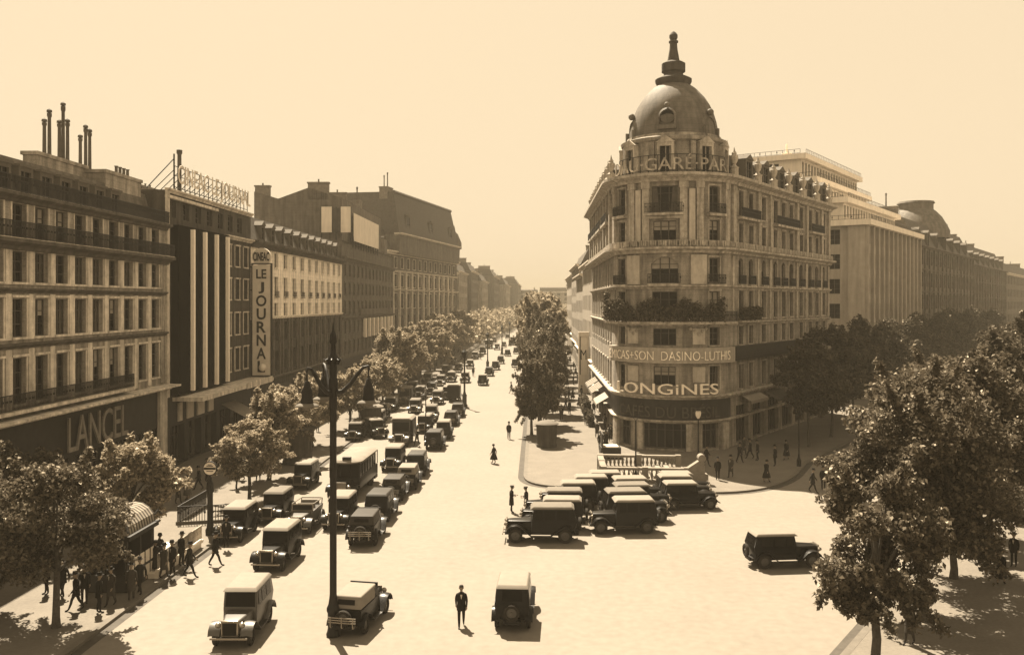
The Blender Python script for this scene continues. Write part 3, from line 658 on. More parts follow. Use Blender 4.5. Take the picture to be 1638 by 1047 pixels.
strip(19.0, 22.4, (1.3, 20.0, 22.0, 0), (2.2, 20.0, 21.9, 0), (1.2, 20.0, 22.0, 0), (1.2, 20.0, 22.0, 0))
strip(22.4, 25.8, (1.3, 22.8, 25.2, 0), (2.5, 22.8, 25.2, 0), (1.25, 22.8, 25.2, 0), (1.25, 22.8, 25.1, 0))
# back and ends, flat roof
def cap(z):
    o = []
    for x in PC.cuts(0, XE): o.append(PC.at(x, .1, z))
    bx = PC.at(XE, 14, z); by = PC.at(0, 13, z)
    return o + [bx, by]
ring = cap(25.9); wb.add(ring, [tuple(range(len(ring)))])
for x, d in ((0, 13), (XE, 14)):
    q = [PC.at(x, 0, 0), PC.at(x, d, 0), PC.at(x, d, 25.9), PC.at(x, 0, 25.9)]; wb.add(q, [(0, 1, 2, 3) if x == 0 else (3, 2, 1, 0)])
q = [PC.at(XE, 14, 0), PC.at(0, 13, 0), PC.at(0, 13, 25.9), PC.at(XE, 14, 25.9)]; wb.add(q, [(0, 1, 2, 3)])
wb.build('wall', [m_stK, m_shop], K, None, None, oK)
# carved trim: piers, columns, cornices
for z, h, o_ in ((2.75, .28, .35), (5.0, .4, .55), (11.95, .3, .3), (15.45, .35, .4)): cornice(tb, PC, 0, XE, z, h, o_)
for x in [XM - 6.6, XM - 3.3, XM - 1.75, XM + 1.75, XM + 3.3, XM + 6.6]:
    pbox(tb, PC, x - .33, x + .33, -.28, .02, 19.75, 25.6)
    pbox(tb, PC, x - .42, x + .42, -.36, .02, 25.0, 25.6); pbox(tb, PC, x - .42, x + .42, -.36, .02, 19.4, 19.9)
for t in (.6, 7.6, 11.3, 17.15 + 3.2, 23.9, 30.0, 33.0):
    pbox(tb, PC, X1 + t - .38, X1 + t + .38, -.26, .02, 19.75, 25.6); pbox(tb, PC, X1 + t - .3, X1 + t + .3, -.14, .02, 12.4, 18.7)
for i in range(9):
    x = 1.0 + i * 4.2; pbox(tb, PC, x - .38, x + .38, -.4, .02, 19.75, 25.6)
kp = MB()
for x in (XM - 3.25, XM + 3.25): pbox(kp, PC, x - .8, x + .8, -.16, .02, 15.9, 18.7); pbox(kp, PC, x - .62, x + .62, -.13, .02, 10.2, 11.7); pbox(kp, PC, x - .62, x + .62, -.13, .02, 6.6, 8.1)
for x in (XM - 2.55, XM + 2.55): pbox(kp, PC, x - .28, x + .28, -.27, .02, 19.95, 24.9)
kp.build('pale_panel', m_pale, K, None, None, oK)
for x in (XM - 2.3, XM + 2.3): pbox(tb, PC, x - .30, x + .30, -.24, .02, .15, 2.72)
for x in (XM - 6.1, XM + 6.3): pbox(tb, PC, x - .5, x + .5, -.3, .02, .15, 2.72)
for x in (XM - 3.2, XM + 3.2):                                     # carved garland cartouches
    for k in range(5): q = PC.at(x + (k - 2) * .38, -.08, 11.2 - .25 * abs(k - 2) * -1); tb.ball(q, .2, 6)
sweep(tb, PC, XM - 1.6, XM + 1.6, [(.02, 22.1), (-.45, 22.1), (-.45, 22.35), (.02, 22.5)])
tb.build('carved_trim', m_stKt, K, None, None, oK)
for z, h, o_, nm in ((18.85, .55, 1.0, 'middle_cornice'), (25.6, .75, 1.2, 'upper_cornice')):
    cb = MB(); cornice(cb, PC, 0, XE, z, h, o_); cb.build(nm, m_stKt, K, None, None, oK)
def balc(xa, xb, z, out=.8, h=.95, solid=False):
    sb = MB(); pbox(sb, PC, xa, xb, -out, .02, z - .22, z); bo = sb.build('balcony', m_stKt, K, None, None, oK)
    rb = MB(); railing(rb, PC, xa + .05, xb - .05, -out + .08, z, h, .13, .04); rb.build('railing', m_iron, bo, None, None, oK); return bo
balc(XM - 1.7, XM + 1.7, 22.6); balc(XM - 1.5, XM + 1.5, 15.95, .5)
for s_ in (-1, 1): balc(XM + s_ * DX - 1, XM + s_ * DX + 1, 22.6, .6); balc(XM + s_ * DX - 1.1, XM + s_ * DX + 1.1, 15.9, .5)
for a, b in ((1.4, 7.0), (12.0, 19.9), (24.4, 29.6)): balc(X1 + a, X1 + b, 22.6, .7)
for a, b in ((1, 8), (9, 16), (17, 24), (26, 33)): balc(a, b, 22.6, .7)
for c in cR: balc(c - .85, c + .85, 15.95, .35)
bq = balc(XM - 7.2, XM + 7.2, 12.35, 1.0, 1.0); balc(X1 + 1.4, X1 + 7.0, 12.4, .7)
# stone balustrade over the middle cornice
rb = MB(); railing(rb, PC, 0, XE, -.5, 19.42, .62, .30, .13); rb.build('balustrade', m_stKt, K, None, None, oK)
# ivy and box plants crowding the round balcony (a crown of small leaves)
def leaf_cloud(pts, n, size, rng, up=0.3, flat=(1, 1, 1)):
    pts = np.asarray(pts); c = pts[rng.integers(0, len(pts), n)] + rng.normal(0, 1, (n, 3)) * np.asarray(flat)
    nr = rng.normal(0, 1, (n, 3)); nr[:, 2] = np.abs(nr[:, 2]) + up; nr /= np.linalg.norm(nr, axis=1)[:, None]
    t = np.cross(nr, rng.normal(0, 1, (n, 3))); t /= np.linalg.norm(t, axis=1)[:, None]; b = np.cross(nr, t)
    s_ = size * (0.6 + 0.8 * rng.random((n, 1))); tip = t * s_ * .75; sd = b * s_ * .5
    dr = np.zeros((n, 3)); dr[:, 2] = -0.25 * s_[:, 0]
    return np.stack([c - tip, c + sd + nr * s_ * .1, c + tip + dr, c - sd + nr * s_ * .1], 1).reshape(-1, 3)
def leaf_mesh(name, verts, m):
    n = len(verts) // 4; me = bpy.data.meshes.new(name)
    me.vertices.add(n * 4); me.vertices.foreach_set('co', verts.astype(np.float32).ravel())
    me.loops.add(n * 4); me.loops.foreach_set('vertex_index', np.arange(n * 4, dtype=np.int32))
    me.polygons.add(n); me.polygons.foreach_set('loop_start', np.arange(0, n * 4, 4, dtype=np.int32)); me.polygons.foreach_set('loop_total', np.full(n, 4, dtype=np.int32))
    me.materials.append(m); me.update(); me.validate(); return me
rg = np.random.default_rng(5); pts = []
for x in np.arange(XM - 7.0, XM + 5.2, .16):
    base = 14.0 + .45 * math.sin(x * 2.1) + .25 * math.sin(x * 5.3) + (.7 if x < XM - 4.6 else 0)
    for z in np.arange(12.55, base, .16): p = PC.at(x, -.92, z); pts.append((p[0] - oK.x, p[1] - oK.y, z))
link('balcony_plants', leaf_mesh('balcony_plants', leaf_cloud(pts, 9000, .15, rg, .1, (.16, .16, .12)), m_leafd), K)
mb = MB()
for x in np.arange(XM - 7.0, XM + 7.01, .9): pbox(mb, PC, x - .4, x + .4, -.9, -.5, 12.4, 12.75)
mb.build('planter', m_stKt, K, None, None, oK)
pts = []
for x in np.arange(X1 + 1.5, X1 + 6.9, .2):
    for z in (12.6, 12.9, 13.2, 13.5): p = PC.at(x, -.6, z); pts.append((p[0] - oK.x, p[1] - oK.y, z))
link('balcony_plants', leaf_mesh('balcony_plants', leaf_cloud(pts, 1300, .17, rg, .1, (.13, .13, .12)), m_leafd), K)
# attic: pedimented dormers, urns, the avenue mansard
mb = MB()
def sloped(P, xa, xb, z0, z1, y0, run, back):
    c = P.cuts(xa, xb)
    for a, b in zip(c, c[1:]): mb.add([P.at(a, y0, z0), P.at(b, y0, z0), P.at(b, y0 + run, z1), P.at(a, y0 + run, z1)], [(0, 1, 2, 3)])
    mb.add([P.at(xa, y0 + run, z1), P.at(xb, y0 + run, z1), P.at(xb, back, z1 + .4), P.at(xa, back, z1 + .4)], [(0, 1, 2, 3)])
    for x in (xa, xb): mb.add([P.at(x, y0, z0), P.at(x, y0 + run, z1), P.at(x, back, z1 + .4), P.at(x, back, z0)], [(0, 1, 2, 3)])
sloped(PC, X1 + 3.0, XE - .2, 26.0, 29.2, .5, 1.3, 10); sloped(PC, .2, L1 - 3, 26.0, 28.2, .5, 1.3, 9)
mb.build('mansard_roof', m_slate, K, None, None, oK)
for t in (4.6, 9.6, 14.6, 19.8, 25.0, 30.6): dormer(K, PC, X1 + t, 26.45, 1.5, 1.9, -.2)
for x in cL[::2]: dormer(K, PC, x, 26.45, 1.4, 1.7, -.1)
urn = None
for x in [1, 5.2, 9.4, 13.6, 17.8, 22, 26.2, 30.4, 34.4] + [X1 + t for t in (.6, 7.2, 12.1, 17.2, 22.4, 27.8, 33.0)]:
    p = PC.at(x, -.15, 26.36)
    if urn is None:
        ub = MB(); ub.lathe([(.42, 0), (.42, .9), (.5, .95), (.3, 1.05), (.16, 1.25), (.3, 1.5), (.42, 1.85), (.38, 2.1), (.22, 2.2), (.26, 2.35), (.1, 2.6), (.02, 2.95)], 10)
        urn = ub.build('roof_urn', m_stKt, K, 40, (p[0] - oK.x, p[1] - oK.y, p[2]))
    else: link('roof_urn', urn.data, K, (p[0] - oK.x, p[1] - oK.y, p[2]))
# drum, dome and finial
mb = MB(); mb.lathe([(5.15, 25.95), (5.15, 26.6), (4.95, 26.65), (4.95, 29.6), (5.25, 29.75), (5.3, 30.05), (4.75, 30.25), (4.7, 30.5)], 48, (0, 0, 0))
for i in range(16):
    a = R(i * 22.5 + 11); mb.cbox((5.05 * math.cos(a), 5.05 * math.sin(a), 28.1), .3, .55, 3.0, 0, a)
dr = mb.build('drum', m_stK, K, 40)
prof = [(4.5, 30.3), (4.45, 30.9), (4.36, 31.5), (4.22, 32.2), (3.98, 33.0), (3.62, 33.8), (3.12, 34.6), (2.5, 35.3), (2.05, 35.7), (1.6, 36.0)]
mb = MB(); mb.lathe(prof, 56)
dome = mb.build('dome', m_lead, K, 60)
mb = MB(); mb.lathe([(1.6, 35.9), (1.85, 36.4), (1.85, 36.6), (1.35, 36.85), (1.0, 37.0), (.95, 37.25), (1.2, 37.4), (1.2, 38.2), (.95, 38.35), (.62, 38.5), (.55, 38.9), (.42, 39.6), (.36, 40.3), (.48, 40.35), (.48, 40.5), (.3, 40.6), (.42, 40.85), (.42, 41.1), (.26, 41.35), (.05, 41.5)], 16)
mb.build('finial', m_stB, dome, 30)
for ang, z, sc in ((251.8, 31.2, 1.0), (251.8 - 62, 30.2, 1.25), (251.8 + 62, 30.2, 1.25), (251.8 + 130, 30.2, 1.25), (251.8 - 130, 30.2, 1.25)):
    a = R(ang); mb = MB(); s_ = sc
    mb.lathe([(.62 * s_, -.5), (.86 * s_, -.5), (.9 * s_, -.1), (.7 * s_, .1), (.62 * s_, -.5)], 18, (0, 0, .9 * s_), 0, 1, 1, 'y')
    mb.lathe([(.001, -.12), (.63 * s_, -.12)], 18, (0, 0, .9 * s_), 1, 1, 1, 'y')
    mb.box(-.9 * s_, -.45, -.35 * s_, .9 * s_, .6, .05); mb.box(-.9 * s_, -.4, .05, -.72 * s_, .5, .8 * s_); mb.box(.72 * s_, -.4, .05, .9 * s_, .5, .8 * s_)
    mb.ball((0, -.1, 2.0 * s_), .28 * s_, 8)
    q = (4.28 * math.cos(a), 4.28 * math.sin(a), z); d_ = mb.build('dome_window', [m_lead, m_glass], dome, 40, q); d_.rotation_euler = (0, 0, a + math.pi / 2)
for ang in (251.8 - 80, 251.8 - 44, 251.8, 251.8 + 44, 251.8 + 80):
    a = R(ang); mb = MB(); mb.box(-.8, -.3, 0, -.55, .3, 2.4); mb.box(.55, -.3, 0, .8, .3, 2.4); mb.box(-.8, -.3, 2.403, .8, .3, 2.75); mb.add([(-.55, -.02, 0), (.55, -.02, 0), (.55, -.02, 2.4), (-.55, -.02, 2.4)], [(0, 1, 2, 3)], 1); mb.box(-.04, -.1, 0, .04, -.023, 2.4)
    mb.add([(-.95, -.35, 2.753), (.95, -.35, 2.753), (0, -.35, 3.4), (-.95, .3, 2.753), (.95, .3, 2.753), (0, .3, 3.4)], [(0, 1, 2), (4, 3, 5), (0, 2, 5, 3), (1, 4, 5, 2)])
    q = (5.1 * math.cos(a), 5.1 * math.sin(a), 26.7); d_ = mb.build('drum_window', [m_stKt, m_glass], dr, None, q); d_.rotation_euler = (0, 0, a + math.pi / 2)
# ------- signs on the corner building
def curved_sign(name, body, xc, width, z, h, y, depth, m, label, off=0.0):
    vs, fs_, ww = text_verts(body, h, width, depth, off); mb = MB(); p = PC.at(xc, y, z)
    mb.add([PC.at(xc - ww / 2 + a, y + b, z + c) for a, b, c in vs], fs_); r = empty(name, p, 0, label, 'sign'); mb.build('lettering', m, r, None, None, p); return r, p
curved_sign('shop_sign', 'LONGiNES', XM + .1, 9.3, 5.55, 1.0, -.75, .16, m_cream, 'raised cream letters LONGINES curving round the corner building')
r, p = curved_sign('shop_sign', 'CAFÉS DU BRÉSIL', XM + .2, 10.6, 3.25, 1.35, -.16, .08, m_sootl, 'sooty letters CAFES DU BRESIL on the dark cafe fascia')
r, p = curved_sign('band_sign', 'E.MICAS+SON  DASINO-LUTHIS', XM, 12.8, 8.72, .85, -.66, .05, m_stC, 'curved pale stone band sign with faint worn capitals', -.01)
mb = MB(); pbox(mb, PC, L1 + .6, X1 - .3, -.63, .02, 8.45, 9.9); mb.build('board', m_stJ, r, None, None, p)
r, p = curved_sign('roof_sign', 'DAU·GARÉ·PARI', XM + .3, 13.5, 26.7, 1.5, .0, .1, m_stKt, 'dark open rooftop capitals round the foot of the dome')
mb = MB()
for z in (26.75, 28.2): pbox(mb, PC, XM - 6.7, XM + 7.2, .38, .44, z, z + .06)
for i in range(15): x = XM - 6.7 + i * .99; pbox(mb, PC, x - .03, x + .03, .38, .44, 26.3, 28.2)
mb.build('frame', m_iron, r, None, None, p)
PR = Straight(HB(0, 0), HD)
mbr = root_at('fascia_board', PR, 1.2, 'long dark fascia board along the avenue side of the corner building', 'sign'); mb = MB(); pbox(mb, PR, .3, 22, -.5, -.02, 8.5, 9.9); mb.build('board', m_shop, mbr, None, None, mbr.location)
def awning(P, xa, xb, z, out, drop, m, label, stripes=0, m2=None):
    r = root_at('awning', P, xa, label, 'awning'); r.location.z = z - drop; o = r.location; mb = MB(); n = max(1, stripes)
    for i in range(n):
        a = xa + (xb - xa) * i / n; b = xa + (xb - xa) * (i + 1) / n; mi = i % 2
        q = [P.at(a, -.15, z), P.at(b, -.15, z), P.at(b, -out, z - drop), P.at(a, -out, z - drop)]; q2 = [(x, y, zz - .03) for x, y, zz in q]
        mb.hexa([q2[3], q2[2], q2[1], q2[0], q[3], q[2], q[1], q[0]], mi)
        pbox(mb, P, a, b, -out - .03, -out, z - drop - .3, z - drop - .035, mi)
    mb.build('canvas', [m, m2 or m], r, None, None, o)
    mb = MB(); mb.tube([P.at(xa + .05, -.1, z - drop - .1), P.at(xa + .05, -out, z - drop - .05)], .03, 5); mb.tube([P.at(xb - .05, -.1, z - drop - .1), P.at(xb - .05, -out, z - drop - .05)], .03, 5); mb.build('arm', m_iron, r, None, None, o)
    return r
PLB = Straight(PC.far, -BD)
awning(PLB, 27.0, 32.4, 4.3, 1.5, .8, m_awn, 'white cafe awning nearest the rounded corner on the boulevard')
awning(PLB, 19.5, 25.6, 4.9, 1.6, .9, m_awn, 'striped cafe awning beyond the plain white one', 9, m_awnd)
awning(PLB, 12.5, 18.5, 4.9, 1.6, .9, m_awn, 'broad striped awning beside the clipped terrace hedge', 8, m_awnd)
awning(PB, fs(352) - fs(264), fs(374) - fs(264), 4.2, 2.6, 1.3, m_awn, 'pale canvas awning beneath the cinema marquee')
awning(bpath(103), 1, 9, 4.4, 2.0, 1.1, m_awnd, 'dark canvas awning under the vertical newspaper sign')
awning(bpath(103), 12, 19, 4.4, 2.0, 1.1, m_awn, 'pale canvas awning behind the pavement trees past the vertical sign')
awning(bpath(126), 1, 15, 4.4, 2.0, 1.1, m_awnd, 'long dark awning under the second pale house')
awning(PR, 2.4, 7.4, 5.0, 1.2, .55, m_awn, 'pale canvas blind over the first avenue shopfront')
awning(PR, 9.0, 14.0, 4.8, 1.5, .7, m_awnd, 'dark canvas blind over the second avenue shopfront')
# terrace hedges
def hedge(P, xa, xb, ya, yb, h, label):
    r = root_at('hedge', P, xa, label, 'hedge'); r.location.z = PZ; o = r.location; mb = MB(); pbox(mb, P, xa, xb, ya, yb, PZ, PZ + .5); mb.build('planter_box', m_shop, r, None, None, o)
    pts = [[P.at(x, y, 0)[0] - o.x, P.at(x, y, 0)[1] - o.y, z] for x in np.arange(xa, xb, .2) for y in np.arange(ya, yb, .2) for z in np.arange(.5, h, .2)]
    link('foliage', leaf_mesh('foliage', leaf_cloud(pts, int(len(pts) * 9), .16, rg, .1, (.1, .1, .08)), m_leafd), r)
hedge(PLB, 8.5, 17.5, -1.9, -1.3, 2.1, 'dark clipped hedge screening the farther cafe terrace')
hedge(PLB, 20.0, 25.5, -1.9, -1.4, 1.4, 'dark clipped hedge in front of the striped awning')
# the tall poster case with its big M
Pm = Straight(BV(141, 6.5), BR); pc = root_at('poster_case', Pm, 0, 'tall framed poster case bearing a big letter M on the far pavement', 'poster case'); o = pc.location; pc.scale = (.62, 1, 1)
mb = MB(); pbox(mb, Pm, 0, .35, -.3, .3, .1, 9.6); pbox(mb, Pm, 2.3, 2.65, -.3, .3, .1, 9.6); pbox(mb, Pm, .353, 2.297, -.3, .3, 8.9, 9.6); pbox(mb, Pm, .353, 2.297, -.3, .3, .1, 2.9); mb.build('frame', m_white, pc, None, None, o)
mb = MB(); pbox(mb, Pm, .353, 2.297, -.1, .1, 2.9, 8.9); mb.build('poster', m_cream, pc, None, None, o)
mb = MB(); vs, fs_, ww = text_verts('M', 1.5, 1.4, .04, .0); mb.add([Pm.at(.62 + a, -.11 + b, 5.3 + c) for a, b, c in vs], fs_); pbox(mb, Pm, .36, .6, -.13, -.103, 2.95, 8.85); mb.build('lettering', m_signb, pc, None, None, o)

# ---------------------------------------------------------------- the stepped modern block
J = empty('stepped_block', (*HB(52.3, 0), 0), 0, 'modern pale office block stepping back in white terraces', 'building'); oJ = J.location
def tier(z0, z1, a, e0, e1, floors, fins, m, side=22.0, nb=None):
    c0 = HB(52.3 + e0, -a); W_ = 37.2 - e0 - e1; Pf = Straight(c0, HD); Ps = Straight(c0 - HN * side, HN); wb = MB(); tb = MB()
    n = nb or int(W_ / 1.55); h = (z1 - z0) / floors
    for i in range(floors):
        g = grid([W_ * (k + .5) / n for k in range(n)], W_ / n * .62, z0 + h * i + h * .25, z0 + h * i + h * .88); wall_strip(wb, Pf, 0, W_, z0 + h * i, z0 + h * (i + 1), g, .3); windows(J, Pf, g, .28)
        g = grid([side - 4.5 - 5.2 * k for k in range(4)], 1.9 if not fins else 1.7, z0 + h * i + h * .25, z0 + h * i + h * .85); wall_strip(wb, Ps, 0, side, z0 + h * i, z0 + h * (i + 1), g, .3); windows(J, Ps, g, .28)
    wb.add([Pf.at(W_, 0, z0), Pf.at(W_, side, z0), Pf.at(W_, side, z1), Pf.at(W_, 0, z1)], [(0, 1, 2, 3)]); wb.add([Pf.at(0, side, z0), Pf.at(W_, side, z0), Pf.at(W_, side, z1), Pf.at(0, side, z1)], [(3, 2, 1, 0)])
    wb.build('wall', m, J, None, None, oJ)
    q = [c0 - HD * .9 + HN * .9, c0 + HD * (W_ + .5) + HN * .9, c0 + HD * (W_ + .5) - HN * side, c0 - HD * .9 - HN * side]
    mb = MB(); mb.hexa([(p.x, p.y, z1 - .05) for p in q] + [(p.x, p.y, z1 + .75) for p in q]); sl = mb.build('terrace_slab', m_white, J, None, None, oJ)
    if fins:
        for k in range(n + 1): x = W_ * k / n; pbox(tb, Pf, x - .24, x + .24, -.45, .02, .2, z1 - .06)
        pbox(tb, Ps, side - 2.4, side, -.4, .02, .2, z1 - .06); pbox(tb, Ps, side - 8.6, side - 7.0, -.2, .02, .2, z1 - .06)
        tb.build('pier', m, J, None, None, oJ)
    rb = MB(); railing(rb, Pf, .0, W_, -.7, z1 + .75, .7, .9, .05); railing(rb, Ps, 0, side, -.7, z1 + .75, .7, .9, .05); rb.build('railing', m_iron, sl, None, None, oJ)
tier(0, 25.4, 0, 0, 0, 7, True, m_stJ, nb=12)
tier(26.1, 28.9, 3.4, 1.0, 2.5, 1, False, m_white)
tier(29.6, 32.4, 8.2, 2.0, 3.0, 1, False, m_white)
tier(33.1, 36.2, 10.2, 3.0, 1.5, 1, False, m_white, 18)
mb = MB(); q = HB(60, -14); mb.lathe([(1.2, 36.9), (1.2, 37.3), (.8, 37.4), (.8, 38.0), (.2, 38.1), (.15, 39.5)], 12, (q.x, q.y, 0)); mb.build('roof_vent', m_white, J, 40, None, oJ)

# ---------------------------------------------------------------- the department store beyond, and houses to the edge
def store(t0, W_, zt, name, label, m, bay, domed):
    P = Straight(HB(t0, 0), HD); r = root_at(name, P, 0, label, 'building'); o = r.location; wb = MB(); tb = MB(); n = int(W_ / bay); nf = 6; h = zt / nf
    for i in range(nf):
        g = grid([W_ * (k + .5) / n for k in range(n)], W_ / n * .55, h * i + h * .2, h * i + h * .85); wall_strip(wb, P, 0, W_, h * i, h * (i + 1), g, .4); windows(r, P, g, .36, 'wide' if W_ / n * .55 > 1.7 else 'std'); 
        cornice(tb, P, 0, W_, h * (i + 1) - .25, .25, .25 if i < nf - 1 else .9)
    for k in range(n + 1): x = min(max(W_ * k / n, .4), W_ - .4); pbox(tb, P, x - .32, x + .32, -.3, .02, .2, zt - .3)
    box_body(wb, P, 0, W_, zt, 20); wb.build('wall', m, r, None, None, o); tb.build('trim', m_stD, r, None, None, o)
    mb = MB(); mansard(mb, P, 0, W_, zt + .1, zt + 5.2, .4, 2.4, 19); mb.build('roof', [m_slate, m_zinc], r, None, None, o)
    for k in range(0, n, 2): dormer(r, P, W_ * (k + .5) / n, zt + .5, 1.5, 2.2, .5)
    chimney(r, P, 1.0, 2.2, 4, 8, zt, zt + 7.2, [(1.6, 2.2)], 2); chimney(r, P, W_ * .6, W_ * .6 + 1, 5, 9, zt, zt + 6.8, [W_ * .6 + .5], .9)
    if domed:
        p = P.at(domed, 6, 0); mb = MB(); mb.lathe([(6.5, zt + 3), (6.5, zt + 4.5), (6.0, zt + 5.6), (5.0, zt + 7.4), (3.9, zt + 8.6), (3.4, zt + 9.0), (3.4, zt + 10.2), (3.7, zt + 10.3), (3.5, zt + 10.7), (.01, zt + 11.0)], 24, (p[0] - o.x, p[1] - o.y, 0)); mb.build('roof_dome', m_lead, r, 35)
    return r
store(90.3, 62, 24.3, 'department_store', 'dark department store with a low roof dome beyond the white terraces', m_stD, 4.4, 28)
store(153.2, 60, 23.0, 'avenue_house', 'sooty house beyond the store dome along the avenue', m_stD, 4.6, 0)
P = Straight(HB(214, 0), HD); far_house(P, 70, 22.5, 'last dark house visible at the right edge of the avenue', m_stD, 18, 'avenue_house')
# ---------------------------------------------------------------- trees
TREES = {}
def tree_proto(key, seed, n, leaf, m, H=8.0, cr=3.5, cb=2.6, lobes=34):
    rs = np.random.default_rng(seed); rr = random.Random(seed)
    mb = MB(); base = [(0, 0, -.05)]; x = y = 0
    for z in (.5, 1.4, cb, cb + 1.2, H * .62, H * .8): x += rr.uniform(-.1, .1); y += rr.uniform(-.1, .1); base.append((x, y, z))
    mb.tube(base, [.24, .19, .165, .15, .12, .08, .03], 9)
    ctr = []
    for i in range(lobes):
        a = rr.uniform(0, 6.283); zz = rr.random(); rad = cr * (math.sin(math.pi * (0.18 + .74 * zz)) ** .8) * (rr.random() ** .35) * .84
        ctr.append((rad * math.cos(a), rad * math.sin(a), cb + .4 + (H - cb - .9) * zz))
    for i, c in enumerate(ctr[:14]):
        s_ = base[3] if c[2] < H * .55 else base[4]; md = [(s_[k] * .5 + c[k] * .5) for k in range(3)]; md[2] += .25
        mb.tube([s_, md, c], [.075, .045, .015], 6)
    tr = mb.build('trunk', m_bark, None, 60)
    vs = []
    for c in ctr:
        r_ = rr.uniform(.62, 1.15) * cr / 3.5; k = int(n / lobes); v = rs.normal(0, 1, (k, 3)); v /= np.linalg.norm(v, axis=1)[:, None]; v *= (rs.random((k, 1)) ** .45) * r_; v[:, 2] *= .75
        vs.append(v + np.array(c))
    # stray sprays past the outline
    for i in range(int(lobes * .5)):
        c = ctr[rr.randrange(lobes)]; d = np.array(c) - np.array([0, 0, H * .55]); d = d / (np.linalg.norm(d) + .01); t = rs.random((int(n / lobes / 4), 1)); vs.append(np.array(c) + d * (.5 + t * 1.1 * cr / 3.5) + rs.normal(0, .1, (len(t), 3)) - np.array([0, 0, .35]) * t)
    me = leaf_mesh('crown', leaf_cloud(np.concatenate(vs), n, leaf, rs, .35, (.05, .05, .05)), m)
    TREES[key] = (tr.data, me); bpy.data.objects.remove(tr)
for k in range(2):
    tree_proto('near%d' % k, 11 + k, 62000, .135, m_leaf, 11.6, 4.5, 3.5, 80); tree_proto('fine%d' % k, 71 + k, 30000, .13, m_leaf, 8.0, 3.5, 2.7, 44)
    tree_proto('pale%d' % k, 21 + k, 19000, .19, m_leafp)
    tree_proto('mid%d' % k, 31 + k, 15000, .20, m_leaf)
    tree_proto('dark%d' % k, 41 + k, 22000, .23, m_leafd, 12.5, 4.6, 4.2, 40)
    tree_proto('far%d' % k, 51 + k, 4200, .42, m_leafp, 9, 3.8, 2.6, 26)  # far crowns: distance haze put into the paler leaf colour
tree_proto('low', 61, 26000, .12, m_leaf, 7.0, 2.45, 2.0, 38)
def tree(key, p, label, group, sc=1.0, rz=0.0, zs=1.0, name='plane_tree'):
    t, c = TREES[key]; r = empty(name, (p.x, p.y, PZ), rz, label, 'tree', group); r.scale = (sc, sc, sc * zs)
    link('trunk', t, r); link('crown', c, r); return r
rt = random.Random(12)
GL_ = 'plane trees along the left pavement of the boulevard'; GR_ = 'trees along the right pavement of the boulevard'; GH_ = 'chestnut trees along the shaded avenue pavement'; GF_ = 'trees of the right hand avenue pavement'
def pav(px, py): return G(px, py)
tree('fine0', V2(-24.3, 40.5), 'leafy plane tree half out of the frame at the lower left corner', GL_, .90, 1.0)
tree('fine1', G(90, 1008), 'leafy plane tree with a thick leaning trunk at the lower left corner', GL_, .88, 2.2)
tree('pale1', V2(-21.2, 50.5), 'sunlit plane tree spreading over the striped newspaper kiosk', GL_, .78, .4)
tree('mid0', V2(-26.5, 49.5), 'plane tree below the gilt shop letters, close to the shopfront', GL_, .74, 3.4)
ORD = ['first', 'second', 'third', 'fourth', 'fifth', 'sixth', 'seventh', 'eighth', 'ninth', 'tenth', 'eleventh', 'twelfth', 'thirteenth', 'fourteenth', 'fifteenth', 'sixteenth']
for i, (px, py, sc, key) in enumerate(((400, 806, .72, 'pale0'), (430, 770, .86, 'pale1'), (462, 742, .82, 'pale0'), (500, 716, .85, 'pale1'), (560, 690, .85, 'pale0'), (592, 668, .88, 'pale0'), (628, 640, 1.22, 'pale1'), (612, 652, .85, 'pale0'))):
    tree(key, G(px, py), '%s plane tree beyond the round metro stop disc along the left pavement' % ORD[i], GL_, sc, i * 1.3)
s = 140.0; i = 0
while s < 262:
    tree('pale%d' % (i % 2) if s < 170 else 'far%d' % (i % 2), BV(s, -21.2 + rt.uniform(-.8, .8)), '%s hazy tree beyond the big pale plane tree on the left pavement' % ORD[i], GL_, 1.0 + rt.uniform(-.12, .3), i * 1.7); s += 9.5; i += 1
tree('mid0', G(863, 702), 'tree nearest the camera on the right pavement behind the round kiosk', GR_, .80, .5, 1.3)
tree('low', BV(96.2, -.5), 'low dense tree overhanging the roadway beside the round kiosk', GR_, .84, 2.5, 1.0)
s = 104.0; i = 0
while s < 262:
    sc = 1.12 + .6 * min(1, (s - 104) / 60) + rt.uniform(-.06, .1)
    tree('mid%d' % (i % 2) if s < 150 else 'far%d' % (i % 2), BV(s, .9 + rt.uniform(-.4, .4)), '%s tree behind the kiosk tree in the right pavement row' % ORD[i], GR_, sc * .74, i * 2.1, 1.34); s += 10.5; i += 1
for i, t in enumerate((4.6, 12.2, 20.5, 29, 37, 45)):
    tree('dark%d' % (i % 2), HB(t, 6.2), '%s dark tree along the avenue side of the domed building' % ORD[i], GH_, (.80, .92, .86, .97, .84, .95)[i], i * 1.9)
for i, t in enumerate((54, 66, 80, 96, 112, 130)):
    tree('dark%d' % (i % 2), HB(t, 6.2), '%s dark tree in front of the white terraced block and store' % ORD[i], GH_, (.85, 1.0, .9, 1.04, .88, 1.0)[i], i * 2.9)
tree('low', HB(-49.0, 24.75), 'low bushy tree nearest the camera at the lower right', GF_, 1.0, .3, 1.12)
tree('near0', HB(-41.2, 25.0), 'large tree with sunlit leaves and a slim bare trunk at the lower right', GF_, .93, 1.1)
tree('near1', HB(-33.6, 25.0), 'large tree over the crowd of strollers at the right edge', GF_, .98, 4.0)
